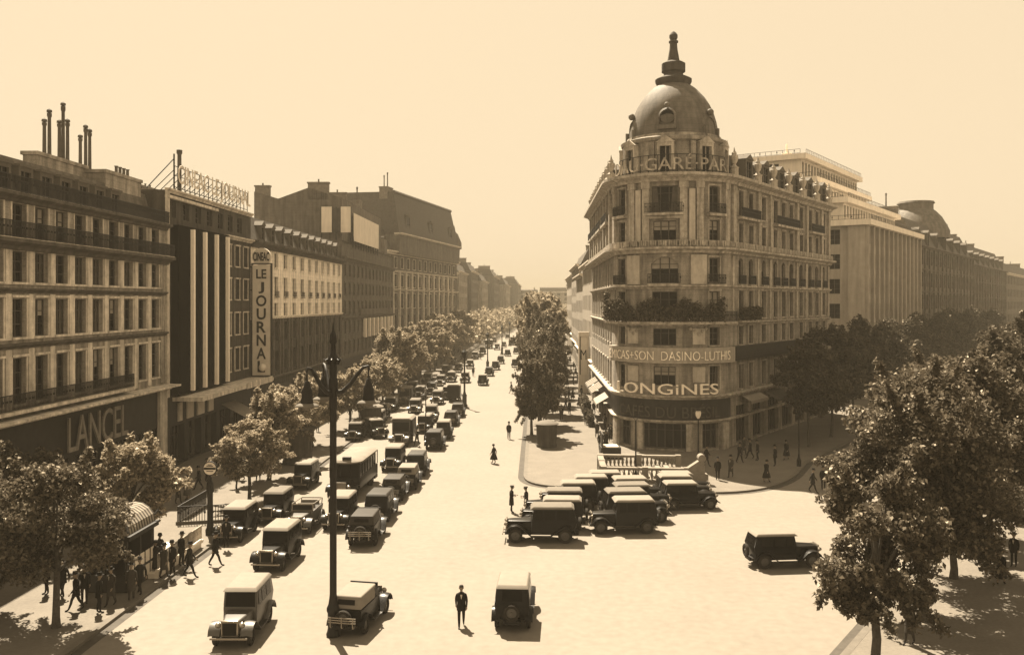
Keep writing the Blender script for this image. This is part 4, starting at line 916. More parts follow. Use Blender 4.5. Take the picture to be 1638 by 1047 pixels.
for i, t in enumerate((-24, -14, -4, 7, 19, 32)):
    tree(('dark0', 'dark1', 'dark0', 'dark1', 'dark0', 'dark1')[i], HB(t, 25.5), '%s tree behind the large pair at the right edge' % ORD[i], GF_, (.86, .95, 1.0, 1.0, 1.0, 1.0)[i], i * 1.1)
# the far end of the boulevard, where single trees can no longer be told apart
pts = []; rs_ = np.random.default_rng(77)
for s in np.arange(266, 660, 8.0):
    for u in (-21 + (s - 266) * .028, 1.5 + (s - 266) * .012, ):
        c = BV(s, u); hh = rs_.uniform(9, 12) if u < -3 else rs_.uniform(11, 14)
        for k in range(34): a, q, zz = rs_.uniform(0, 6.28), rs_.random() ** .5 * 4.2, rs_.uniform(.22, 1); pts.append((c.x + q * math.cos(a) * (1.15 - zz * .55), c.y + q * math.sin(a), hh * zz))
for k in range(3800): pts.append((rs_.uniform(-45, 62), rs_.uniform(640, 690), rs_.uniform(1, 13) * (0.7 + .3 * math.sin(k))))
o = link('distant_treetops', leaf_mesh('distant_treetops', leaf_cloud(pts, 60000, .75, rs_, .3, (.6, .6, .5)), m_leafp)); tag(o, 'hazy mass of distant treetops at the end of the boulevard', 'trees', None, 'stuff')  # leaf colour paled here to add to the distance fade

# ---------------------------------------------------------------- vehicles
def bev(mb, name, mats, parent, off=.05, seg=2, sharp=40, loc=None):
    o = mb.build(name, mats, parent, None, loc); bm = bmesh.new(); bm.from_mesh(o.data); bmesh.ops.remove_doubles(bm, verts=bm.verts, dist=1e-4)
    bmesh.ops.bevel(bm, geom=list(bm.edges), offset=off, segments=seg, affect='EDGES', profile=.6, clamp_overlap=True); bm.to_mesh(o.data); bm.free()
    o.data.polygons.foreach_set('use_smooth', [True] * len(o.data.polygons)); o.data.set_sharp_from_angle(angle=R(sharp)); return o
m_paint = {'black': mat('black coach paint', .004, .32, .2, 2.0, spec=.13), 'brown': mat('dark brown coach paint', .009, .34, .2, 2.0, spec=.13), 'grey': mat('dull grey coach paint', .05, .4, .15, 2.0, spec=.5), 'pale': mat('cream coach paint', .25, .4, .12, 2.0, spec=.4)}
m_top = {'cream': mat('pale roof canvas', .165, .75, .12, 1.5), 'tan': mat('tan roof canvas', .115, .8, .15, 1.5), 'dark': mat('dark roof canvas', .03, .6, .2, 1.5)}
m_tyre = mat('rubber tyre', .022, .9, .2, 6.0); m_rim = mat('painted wheel disc', .05, .5, .15, 4.0, spec=.5); m_chr = mat('nickel plate', .22, .25, .1, 3.0, metal=.6)
m_lens = mat('headlamp glass', .35, .1, 0, spec=.6)
def strip_part(path, xin, xout, name, m, parent, crown=.05, th=.02):
    mb = MB(); k = 5; n = len(path); vs = []
    for lay in (0, 1):
        for (y, z) in path:
            for j in range(k):
                q = j / (k - 1); vs.append((xin + (xout - xin) * q, y, z + crown * math.sin(math.pi * (.15 + .7 * q)) - lay * th))
    f = []
    for i in range(n - 1):
        for j in range(k - 1):
            a = i * k + j; f.append((a, a + 1, a + k + 1, a + k)); b = a + n * k; f.append((b, b + k, b + k + 1, b + 1))
    for i in range(n - 1):
        for j in (0, k - 1): a = i * k + j; b = a + n * k; f.append((a, a + k, b + k, b))
    for i in (0, n - 1):
        for j in range(k - 1): a = i * k + j; b = a + n * k; f.append((a, b, b + 1, a + 1))
    mb.add(vs, f); return mb.build(name, m, parent, 50)
def wheel(parent, x, y, r=.37, wd=.15, name='wheel', z=None, axis='x'):
    mb = MB(); mb.lathe([(r * .62, -wd / 2), (r * .93, -wd / 2), (r, -wd * .3), (r, wd * .3), (r * .93, wd / 2), (r * .62, wd / 2), (r * .62, -wd / 2)], 20, (0, 0, 0), 0, 1, 1, axis)
    o = mb.build(name, m_tyre, parent, 40, (x, y, r if z is None else z))
    mb = MB(); mb.lathe([(.001, wd * .42), (r * .16, wd * .42), (r * .2, wd * .2), (r * .63, wd * .1), (r * .63, -wd * .1), (r * .2, -wd * .2), (r * .16, -wd * .42), (.001, -wd * .42)], 16, (0, 0, 0), 0, 1, 1, axis)
    mb.build('rim', m_rim, o, 40); return o
def glass(parent, q, name):
    mb = MB(); mb.add(q, [(0, 1, 2, 3)]); return mb.build(name, m_glass, parent)
def lamp(parent, x, y, z, r=.12):
    mb = MB(); mb.lathe([(.001, -r * 1.3), (r * .6, -r * .9), (r, 0), (r * 1.05, .02)], 12, (0, 0, 0), 0, 1, 1, 'y'); mb.lathe([(r * .98, .012), (.001, .05)], 12, (0, 0, 0), 1, 1, 1, 'y')
    return mb.build('headlight', [m_chr, m_lens], parent, 60, (x, y, z))
def motor_car(kind='saloon', paint='black', top='cream', H=1.86):
    r = bpy.data.objects.new('motor_car', None); COL.objects.link(r); pm = m_paint[paint]; tm = m_top[top]
    yb, yf, zb, zw, wx = -1.78, .42, .46, 1.16, .73; zr = H - .12; tx = .665
    mb = MB(); mb.hexa([(-wx + .06, yb + .12, zb), (wx - .06, yb + .12, zb), (wx - .06, yf + .1, zb), (-wx + .06, yf + .1, zb), (-wx, yb - .06, zw), (wx, yb - .06, zw), (wx - .05, yf + .08, zw), (-wx + .05, yf + .08, zw)])
    if kind in ('saloon', 'taxi'): mb.hexa([(-wx, yb - .06, zw), (wx, yb - .06, zw), (wx - .05, yf + .08, zw), (-wx + .05, yf + .08, zw), (-tx, yb + .12, zr), (tx, yb + .12, zr), (tx, yf - .04, zr), (-tx, yf - .04, zr)])
    bev(mb, 'body', pm, r, .045)
    mb = MB(); mb.hexa([(-.5, yf + .06, .5), (.5, yf + .06, .5), (.34, 1.78, .56), (-.34, 1.78, .56), (-.56, yf + .06, 1.12), (.56, yf + .06, 1.12), (.31, 1.78, 1.07), (-.31, 1.78, 1.07)])
    hd = bev(mb, 'bonnet', pm, r, .09, 3)
    mb = MB(); mb.hexa([(-.33, 1.775, .5), (.33, 1.775, .5), (.33, 1.86, .5), (-.33, 1.86, .5), (-.36, 1.775, 1.13), (.36, 1.775, 1.13), (.34, 1.86, 1.13), (-.34, 1.86, 1.13)]); rd = bev(mb, 'radiator', m_chr, r, .03)
    glass(rd, [(.27, 1.864, .56), (-.27, 1.864, .56), (-.28, 1.864, 1.04), (.28, 1.864, 1.04)], 'grille')
    mb = MB(); mb.box(-.36, -1.95, .36, .36, 1.9, .5); mb.build('chassis', m_iron, r)
    e = .004
    if kind in ('saloon', 'taxi'):
        mb = MB(); mb.hexa([(-tx - .03, yb + .04, zr - .02), (tx + .03, yb + .04, zr - .02), (tx + .03, yf + .16, zr - .03), (-tx - .03, yf + .16, zr - .03), (-tx + .06, yb + .2, zr + .12), (tx - .06, yb + .2, zr + .12), (tx - .06, yf - .02, zr + .11), (-tx + .06, yf - .02, zr + .11)]); bev(mb, 'roof', tm, r, .04, 2, 60)
        def fl(z): return (z - zw) / (zr - zw)
        def fx(z): return wx + (tx - wx) * fl(z) + e
        z0, z1 = zw + .06, zr - .09
        for s_ in (-1, 1):
            for a, b in ((-1.42, -.82), (-.72, -.16), (-.06, .3)):
                q = [(s_ * fx(z0), a, z0), (s_ * fx(z0), b, z0), (s_ * fx(z1), b, z1), (s_ * fx(z1), a, z1)]; glass(r, q if s_ > 0 else q[::-1], 'side_window')
        yr0, yr1 = yb - .06 + .18 * fl(z0 + .06) - .012, yb - .06 + .18 * fl(z1) - .012
        glass(r, [(-.42, yr0, z0 + .06), (.42, yr0, z0 + .06), (.4, yr1, z1), (-.4, yr1, z1)], 'rear_window')
        y0, y1 = yf + .08 - .12 * fl(z0) + .008, yf + .08 - .12 * fl(z1) + .008
        glass(r, [(.6, y0, z0), (-.6, y0, z0), (-.58, y1, z1), (.58, y1, z1)], 'windscreen')
    elif kind == 'cabriolet':
        mb = MB(); a = [(-.70, yb + .0, zw + .02), (.70, yb + .0, zw + .02), (.70, -.05, zw + .02), (-.70, -.05, zw + .02), (-.62, yb + .2, zr), (.62, yb + .2, zr), (.62, .25, zr + .02), (-.62, .25, zr + .02)]; mb.hexa(a); bev(mb, 'folding_hood', tm, r, .07, 3, 60)
        glass(r, [(-.4, yb + .05, zw + .2), (.4, yb + .05, zw + .2), (.38, yb + .135, zr - .14), (-.38, yb + .135, zr - .14)], 'rear_window')
        mb = MB()
        for x0, x1, z_0, z_1 in ((-.64, -.58, zw, zr + .02), (.58, .64, zw, zr + .02), (-.58, .58, zr - .04, zr + .02)): mb.box(x0, yf - .03, z_0, x1, yf + .03, z_1)
        ws = mb.build('windscreen_frame', m_iron, r); glass(ws, [(.58, yf, zw), (-.58, yf, zw), (-.58, yf, zr - .04), (.58, yf, zr - .04)], 'windscreen')
        for s_ in (-1, 1): glass(r, [(s_ * .701, -.0, zw + .06), (s_ * .701, .35, zw + .06), (s_ * .64, .3, zr - .1), (s_ * .64, .0, zr - .1)][::s_], 'side_window')
    elif kind == 'tourer':
        mb = MB(); mb.box(-.6, -1.6, zw - .02, .6, .3, zw + .01); mb.build('floor_well', m_shop, r)
        for y in (-1.35, -.35): mb = MB(); mb.hexa([(-.58, y - .1, zw - .1), (.58, y - .1, zw - .1), (.58, y + .12, zw - .1), (-.58, y + .12, zw - .1), (-.55, y - .2, zw + .28), (.55, y - .2, zw + .28), (.55, y - .06, zw + .28), (-.55, y - .06, zw + .28)]); bev(mb, 'seat', m_top['tan'], r, .05)
        mb = MB()
        for x0, x1, z_0, z_1 in ((-.66, -.6, zw, zr), (.6, .66, zw, zr), (-.6, .6, zr - .06, zr), (-.6, .6, zw, zw + .05)): mb.box(x0, yf - .0, z_0, x1, yf + .06, z_1)
        ws = mb.build('windscreen_frame', m_chr, r); glass(ws, [(.6, yf + .03, zw + .05), (-.6, yf + .03, zw + .05), (-.6, yf + .03, zr - .06), (.6, yf + .03, zr - .06)], 'windscreen')
        mb = MB()
        for s_ in (-1, 1): mb.tube([(s_ * .66, yb + .1, zw), (s_ * .66, yb - .05, zr - .1), (s_ * .66, yf, zr)], .03, 6)
        mb.tube([(-.66, yb - .05, zr - .1), (.66, yb - .05, zr - .1)], .035, 6); mb.build('hood_frame', tm, r)
    elif kind == 'van':
        mb = MB(); mb.hexa([(-.92, -2.25, .7), (.92, -2.25, .7), (.92, -.25, .7), (-.92, -.25, .7), (-.9, -2.25, H - .08), (.9, -2.25, H - .08), (.9, -.25, H - .08), (-.9, -.25, H - .08)]); bev(mb, 'cargo_box', m_paint['brown'], r, .04)
        mb = MB(); mb.hexa([(-.96, -2.3, H - .08), (.96, -2.3, H - .08), (.96, .5, H - .12), (-.96, .5, H - .12), (-.7, -2.2, H + .12), (.7, -2.2, H + .12), (.7, .42, H + .05), (-.7, .42, H + .05)]); bev(mb, 'canvas_roof', tm, r, .06, 2, 60)
        mb = MB()
        for s_ in (-1, 1): mb.box(s_ * .74 - .04, yf - .02, zw, s_ * .74 + .04, yf + .06, H - .12)
        mb.box(-.7, yf - .02, zw - .05, .7, yf + .05, zw + .02); mb.box(-.7, yf - .02, H - .3, .7, yf + .05, H - .2); ws = mb.build('cab_frame', pm, r); glass(ws, [(.7, yf + .02, zw + .02), (-.7, yf + .02, zw + .02), (-.7, yf + .02, H - .3), (.7, yf + .02, H - .3)], 'windscreen')
        for s_ in (-1, 1): glass(r, [(s_ * .735, -.2, zw + .03), (s_ * .735, yf - .05, zw + .03), (s_ * .735, yf - .05, H - .3), (s_ * .735, -.2, H - .3)][::s_], 'side_window')
    fy, ry = 1.34, -1.24
    for s_ in (-1, 1):
        pf = [(fy + .5, .50), (fy + .42, .70), (fy + .22, .86), (fy - .05, .90), (fy - .3, .80), (fy - .55, .56), (fy - .8, .37)]; pr = [(ry + .75, .36), (ry + .45, .55), (ry + .3, .76), (ry, .88), (ry - .3, .80), (ry - .5, .58), (ry - .56, .42)]
        strip_part(pf, s_ * .40, s_ * .86, 'fender', pm, r); strip_part(pr, s_ * .52, s_ * .86, 'fender', pm, r)
        mb = MB(); mb.box(min(s_ * .6, s_ * .85), ry + .74, .33, max(s_ * .6, s_ * .85), fy - .79, .375); mb.build('running_board', m_shop, r)
        wheel(r, s_ * .67, fy); wheel(r, s_ * .67, ry); lamp(r, s_ * .46, 1.80, .93)
    mb = MB(); mb.box(-.72, 1.98, .44, .72, 2.02, .51); mb.box(-.3, 1.8, .44, -.26, 1.98, .49); mb.box(.26, 1.8, .44, .3, 1.98, .49); mb.build('bumper', m_chr, r)
    if kind != 'van': sw = wheel(r, 0, -2.02, .35, .15, 'spare_wheel', .86, 'y')
    if kind == 'cabriolet':
        mb = MB()
        for z in (.72, .82, .92): mb.box(-.62, -2.22, z, .62, -2.18, z + .04)
        for x in (-.5, 0, .5): mb.box(x - .02, -2.2, .5, x + .02, -1.9, .56); mb.box(x - .02, -2.24, .55, x + .02, -2.221, .97)
        mb.build('luggage_rack', m_chr, r)
    return r
def omnibus():
    r = bpy.data.objects.new('motor_bus', None); COL.objects.link(r); pm = m_paint['brown']
    mb = MB(); mb.box(-1.12, -4.0, .62, 1.12, 2.2, 1.45); bev(mb, 'body', pm, r, .06)
    mb = MB(); mb.box(-1.14, -3.1, 1.45, 1.14, 2.18, 1.5)
    for s_ in (-1, 1):
        for i in range(7): y = -3.1 + i * .88; mb.box(s_ * 1.09 - .04, y - .05, 1.5, s_ * 1.09 + .04, y + .05, 2.42)
    for x in (-1.05, -.35, .35, 1.05): mb.box(x - .04, 2.1, 1.5, x + .04, 2.18, 2.42)
    mb.box(-1.14, -3.1, 2.42, 1.14, 2.18, 2.56); mb.build('window_frame', pm, r)
    for s_ in (-1, 1):
        for i in range(6): y = -3.05 + i * .88; glass(r, [(s_ * 1.09, y, 1.5), (s_ * 1.09, y + .78, 1.5), (s_ * 1.09, y + .78, 2.42), (s_ * 1.09, y, 2.42)][::s_], 'side_window')
    for x in (-.7, 0, .7): glass(r, [(x + .31, 2.14, 1.5), (x - .31, 2.14, 1.5), (x - .31, 2.14, 2.42), (x + .31, 2.14, 2.42)], 'windscreen')
    glass(r, [(-1.05, -3.06, 1.5), (1.05, -3.06, 1.5), (1.05, -3.06, 2.42), (-1.05, -3.06, 2.42)], 'rear_window')
    mb = MB(); n = 14; pl = []
    for i in range(n + 1): a = math.pi * i / n; pl.append((1.2 * math.cos(a), 1.6 + 1.0 * math.sin(a)))
    for i in range(n + 1): a = math.pi + math.pi * i / n; pl.append((1.2 * math.cos(a), -3.35 + .85 * math.sin(a)))
    k = len(pl); vs = [(x, y, 2.55) for x, y in pl] + [(x, y, 2.64) for x, y in pl] + [(x * .82, y * .94, 2.78) for x, y in pl] + [(0, -.8, 2.82)]
    f = [(i, (i + 1) % k, k + (i + 1) % k, k + i) for i in range(k)] + [(k + i, k + (i + 1) % k, 2 * k + (i + 1) % k, 2 * k + i) for i in range(k)] + [(2 * k + i, 2 * k + (i + 1) % k, 3 * k) for i in range(k)] + [tuple(range(k - 1, -1, -1))]
    mb.add(vs, f); mb.build('roof', m_top['cream'], r, 35)
    mb = MB(); mb.box(-.45, 2.0, 2.72, .15, 2.35, 3.0); mb.build('route_box', m_shop, r)
    mb = MB(); mb.hexa([(-.62, 2.15, .6), (.62, 2.15, .6), (.5, 3.6, .62), (-.5, 3.6, .62), (-.62, 2.15, 1.42), (.62, 2.15, 1.42), (.42, 3.6, 1.32), (-.42, 3.6, 1.32)]); bev(mb, 'bonnet', pm, r, .1, 3)
    mb = MB(); mb.box(-.45, 3.58, .55, .45, 3.68, 1.4); bev(mb, 'radiator', m_chr, r, .03)
    for s_ in (-1, 1): wheel(r, s_ * .92, 2.75, .46, .24); wheel(r, s_ * .92, -2.2, .46, .34); lamp(r, s_ * .62, 3.6, 1.05, .14); strip_part([(3.35, .6), (3.2, .9), (2.75, 1.05), (2.3, .9), (2.1, .6)], s_ * .7, s_ * 1.15, 'fender', pm, r)
    mb = MB(); mb.box(-1.1, -4.02, .35, 1.1, -3.1, .6); mb.box(-1.1, -4.05, 1.45, -1.04, -3.98, 2.55); mb.box(1.04, -4.05, 1.45, 1.1, -3.98, 2.55); mb.build('platform', m_iron, r)
    mb = MB(); mb.box(-.5, -3.9, .35, .5, 3.5, .6); mb.build('chassis', m_iron, r); return r
def merged(proto, name):
    mb = MB(); mats = []
    def walk(o, M):
        M = M @ Matrix.LocRotScale(o.location, o.rotation_euler, None)
        if o.type == 'MESH':
            idx = []
            for m in o.data.materials:
                if m not in mats: mats.append(m)
                idx.append(mats.index(m))
            off = len(mb.v); mb.v += [tuple(M @ v.co) for v in o.data.vertices]
            for p in o.data.polygons: mb.f.append(tuple(i + off for i in p.vertices)); mb.m.append(idx[p.material_index])
        for c in o.children: walk(c, M)
    for c in proto.children: walk(c, Matrix.Identity(4))
    me = bpy.data.meshes.new(name); me.from_pydata(mb.v, [], mb.f)
    for m in mats: me.materials.append(m)
    me.polygons.foreach_set('material_index', mb.m); me.update(); return me
PROTO = {k: motor_car(*a) for k, a in {
    'black': ('saloon', 'black', 'cream'), 'blackd': ('saloon', 'black', 'dark', 1.8), 'brown': ('saloon', 'brown', 'cream', 1.9), 'tan': ('saloon', 'black', 'tan', 1.88),
    'grey': ('saloon', 'grey', 'tan', 1.84), 'cab': ('cabriolet', 'black', 'cream', 1.82), 'cabd': ('cabriolet', 'brown', 'dark', 1.78), 'pale': ('saloon', 'grey', 'cream', 1.98), 'tourer': ('tourer', 'grey', 'cream', 1.7), 'van': ('van', 'grey', 'cream', 2.35)}.items()}
PROTO['bus'] = omnibus()
FARM = {k: merged(PROTO[k], 'motor_car' if k != 'bus' else 'motor_bus') for k in PROTO}
DIM = {'bus': (7.7, 2.3), 'van': (4.3, 1.9)}
GCAR = 'motor cars on the boulevard'; GPK = 'motor cars parked at the metro steps'
def car(k, px, py, head, label, group=GCAR, sc=1.0, far=False, ctr=False):
    L_, W_ = DIM.get(k, (4.1, 1.74)); h = R(head); half = (abs(math.cos(h)) * L_ + abs(math.sin(h)) * W_) / 2 * sc * (0 if ctr else 1)
    d = G(px, py).y + half; p = V2((px - CX) / FPX * d, d); rz = -h - math.atan2(BD.x, BD.y) * (1 if abs(math.cos(h)) > .7 else 0)
    if far: o = link('motor_car' if k not in ('bus', 'van') else ('motor_bus' if k == 'bus' else 'delivery_van'), FARM[k]); 
    else: o = copy_tree(PROTO[k]); o.name = 'delivery_van' if k == 'van' else ('motor_bus' if k == 'bus' else 'motor_car')
    o.location = (p.x, p.y, 0); o.rotation_euler = (0, 0, rz + R(rt.uniform(-2.2, 2.2))); o.scale = (sc, sc, sc * rt.uniform(.96, 1.03))
    return tag(o, label, {'bus': 'bus', 'van': 'van'}.get(k, 'car'), group)
T, A_ = 180, 0
car('pale', 390, 1042, T, 'grey saloon with a broad pale roof nearest the camera at the lower left', sc=1.06)
car('brown', 445, 919, T, 'white roofed saloon just behind the grey one nearest the camera', sc=1.06)
car('black', 379, 872, T, 'dark saloon drawn up at the left kerb by the metro stop post', sc=1.02)
car('tan', 441, 841, T, 'narrow black saloon facing us beside the grey open tourer')
car('tourer', 487, 858, T, 'pale grey open tourer with its hood frame up', sc=1.02)
car('black', 487, 785, T, 'saloon facing us just past the dark round street booth')
car('brown', 545, 851, T, 'saloon facing us half hidden behind the tall lamp post')
car('bus', 563, 803, T, 'motor bus with a long white roof behind the lamp post', sc=1.0)
car('cabd', 588, 878, A_, 'dark hooded car at the tail of the middle queue', sc=1.08)
car('blackd', 611, 838, A_, 'second car from the tail of the middle queue', sc=1.04)
car('cabd', 633, 804, A_, 'third car from the tail of the middle queue')
car('cab', 655, 786, A_, 'pale hooded car fourth from the tail of the middle queue')
car('blackd', 669, 764, A_, 'fifth car from the tail of the middle queue', sc=1.02)
car('brown', 630, 756, T, 'saloon facing us beside the middle queue, near the long white van roof')
car('blackd', 697, 721, A_, 'black boxy car seen from behind in the right file of the middle queue', sc=1.05)
car('brown', 711, 704, A_, 'white topped car just ahead of the boxy black one')
car('cabd', 723, 682, A_, 'hooded car two ahead of the boxy black one')
car('cabd', 733, 668, A_, 'car beside the foot of the nearest refuge lamp')
car('van', 643, 716, T, 'long van with a broad white roof amid the traffic', sc=1.15)
car('black', 679, 694, T, 'saloon facing us left of the slim lamp post in mid street')
car('grey', 690, 676, T, 'grey saloon behind the one left of the slim lamp post')
car('tan', 569, 707, T, 'tan roofed car parked by the left kerb below the first round kiosk')
car('brown', 601, 703, 150, 'pale roofed car parked askew beside the round kiosk')
car('tan', 604, 686, T, 'parked car with domed tan roof behind the askew one')
car('cab', 611, 672, T, 'hooded car parked farther up the left kerb past the kiosk')
car('black', 625, 660, T, 'black car parked before the flat white kiosk roof')
car('van', 648, 648, T, 'pale topped van waiting at the far left kerb', sc=.95)
car('grey', 664, 663, T, 'grey car in the crowded left lane beyond the white roofed van')
car('grey', 700, 648, T, 'pale blurred car coming past the refuge lamp')
car('van', 728, 643, A_, 'pale backed van driving away left of the refuge lamp', sc=1.0)
far_cars = (('black', 684, 615, T, 'far car parked left of the pointed kiosk roof'), ('grey', 705, 618, T, 'far grey car beside the one by the pointed kiosk'), ('black', 712, 600, T, 'far dark car with a tall hood beyond the pointed kiosk'), ('black', 744, 613, T, 'far car right behind the second refuge lamp foot'),
    ('black', 773, 617, A_, 'far car driving away alone in mid roadway'), ('blackd', 783, 602, A_, 'far car ahead of the lone one in mid roadway'), ('black', 793, 592, A_, 'far car third in the thin file driving away'), ('blackd', 801, 582, A_, 'far car at the head of the thin file driving away'), ('black', 824, 588, A_, 'far car half hidden by the right hand tree'),
    ('bus', 782, 558, T, 'far motor bus stopped across the hazy street end'), ('bus', 822, 552, A_, 'far motor bus at the right of the hazy street end'), ('black', 742, 575, T, 'far car under the left trees short of the crossing'), ('grey', 725, 584, T, 'far grey car at the left kerb under hazy trees'), ('black', 806, 556, T, 'hazy car between the two distant buses'), ('black', 835, 545, A_, 'hazy car beyond the distant buses on the right'), ('blackd', 690, 632, T, 'far dark car squeezed left of the pale blurred one'))
far_cars += (('black', 716, 640, T, 'far dark car between the pale blurred car and the departing van'), ('grey', 672, 640, T, 'far car at the kerb short of the pointed kiosk'), ('black', 733, 596, T, 'far dark car second in line beyond the pointed kiosk'), ('tan', 722, 612, T, 'far tan topped car behind the tall hooded one'), ('black', 752, 590, T, 'far car coming on left of the second refuge lamp'), ('brown', 760, 575, T, 'far car coming on just short of the distant crossing'),
    ('black', 772, 566, T, 'hazy car coming on under the leftmost distant bus'), ('blackd', 812, 570, A_, 'hazy car going away by the farthest refuge lamp'), ('black', 826, 566, A_, 'hazy car going away close to the right tree row'), ('grey', 795, 560, T, 'hazy grey car left of the farthest refuge lamp'), ('black', 790, 548, T, 'faint car behind the leftmost distant bus'), ('black', 812, 542, A_, 'faint car ahead of the right hand distant bus'), ('brown', 660, 632, T, 'far car parked against the kiosk with the pointed roof'))
for k, px, py, hd, lb in far_cars: car(k, px, py, hd, lb, GCAR, 1.0, True)
car('cab', 577, 1024, 12, 'dark car with a cream hood and luggage rack at the bottom edge', sc=1.0)
car('brown', 823, 1014, A_, 'square backed car with a cream roof leaving at the bottom edge', sc=1.04)
car('black', 1252, 912, 84, 'black saloon crossing alone toward the right', sc=1.02)
# the parked cluster: positions in metres
def parked(k, x, y, head, label, sc=1.0):
    o = copy_tree(PROTO[k]); o.name = 'motor_car'; o.location = (x, y, 0); o.rotation_euler = (0, 0, -R(head)); o.scale = (sc,) * 3; tag(o, label, 'car', GPK)
for i, (k, x, y, h, sc, lb) in enumerate((
    ('tan', 1.75, 54.2, -88, 1.14, 'long dark car parked nearest the camera with its bonnet to the left'),
    ('black', 2.55, 57.0, -86, 1.06, 'second parked car of the left file, behind the nearest one'),
    ('tan', 2.8, 59.6, -88, 1.05, 'third parked car of the left file'),
    ('black', 3.9, 62.2, -90, 1.05, 'fourth parked car of the left file'),
    ('brown', 5.0, 64.4, -90, 1.02, 'fifth parked car of the left file, white roofed'),
    ('black', 6.2, 66.4, -90, 1.0, 'parked car of the left file closest to the stone balustrade'),
    ('brown', 6.9, 56.3, -92, 1.1, 'front parked car of the middle file with a swept front wing'),
    ('tan', 8.0, 58.9, 84, 1.12, 'tan roofed parked car second in the middle file facing right'),
    ('tan', 8.7, 61.4, 84, 1.06, 'tan roofed parked car third in the middle file facing right'),
    ('black', 8.9, 63.8, 86, 1.05, 'farthest car of the middle file facing right'),
    ('black', 12.2, 62.6, 86, 1.0, 'front car of the right file facing right by the kerb bend'),
    ('brown', 12.2, 64.7, 88, 1.02, 'second car of the right file facing right'),
    ('black', 12.6, 66.3, 88, .98, 'car of the right file tight against the kerb'))): parked(k, x, y, h, lb, sc)
for o in PROTO.values():
    for c in list(o.children):
        for g in list(c.children): bpy.data.objects.remove(g)
        bpy.data.objects.remove(c)
    bpy.data.objects.remove(o)
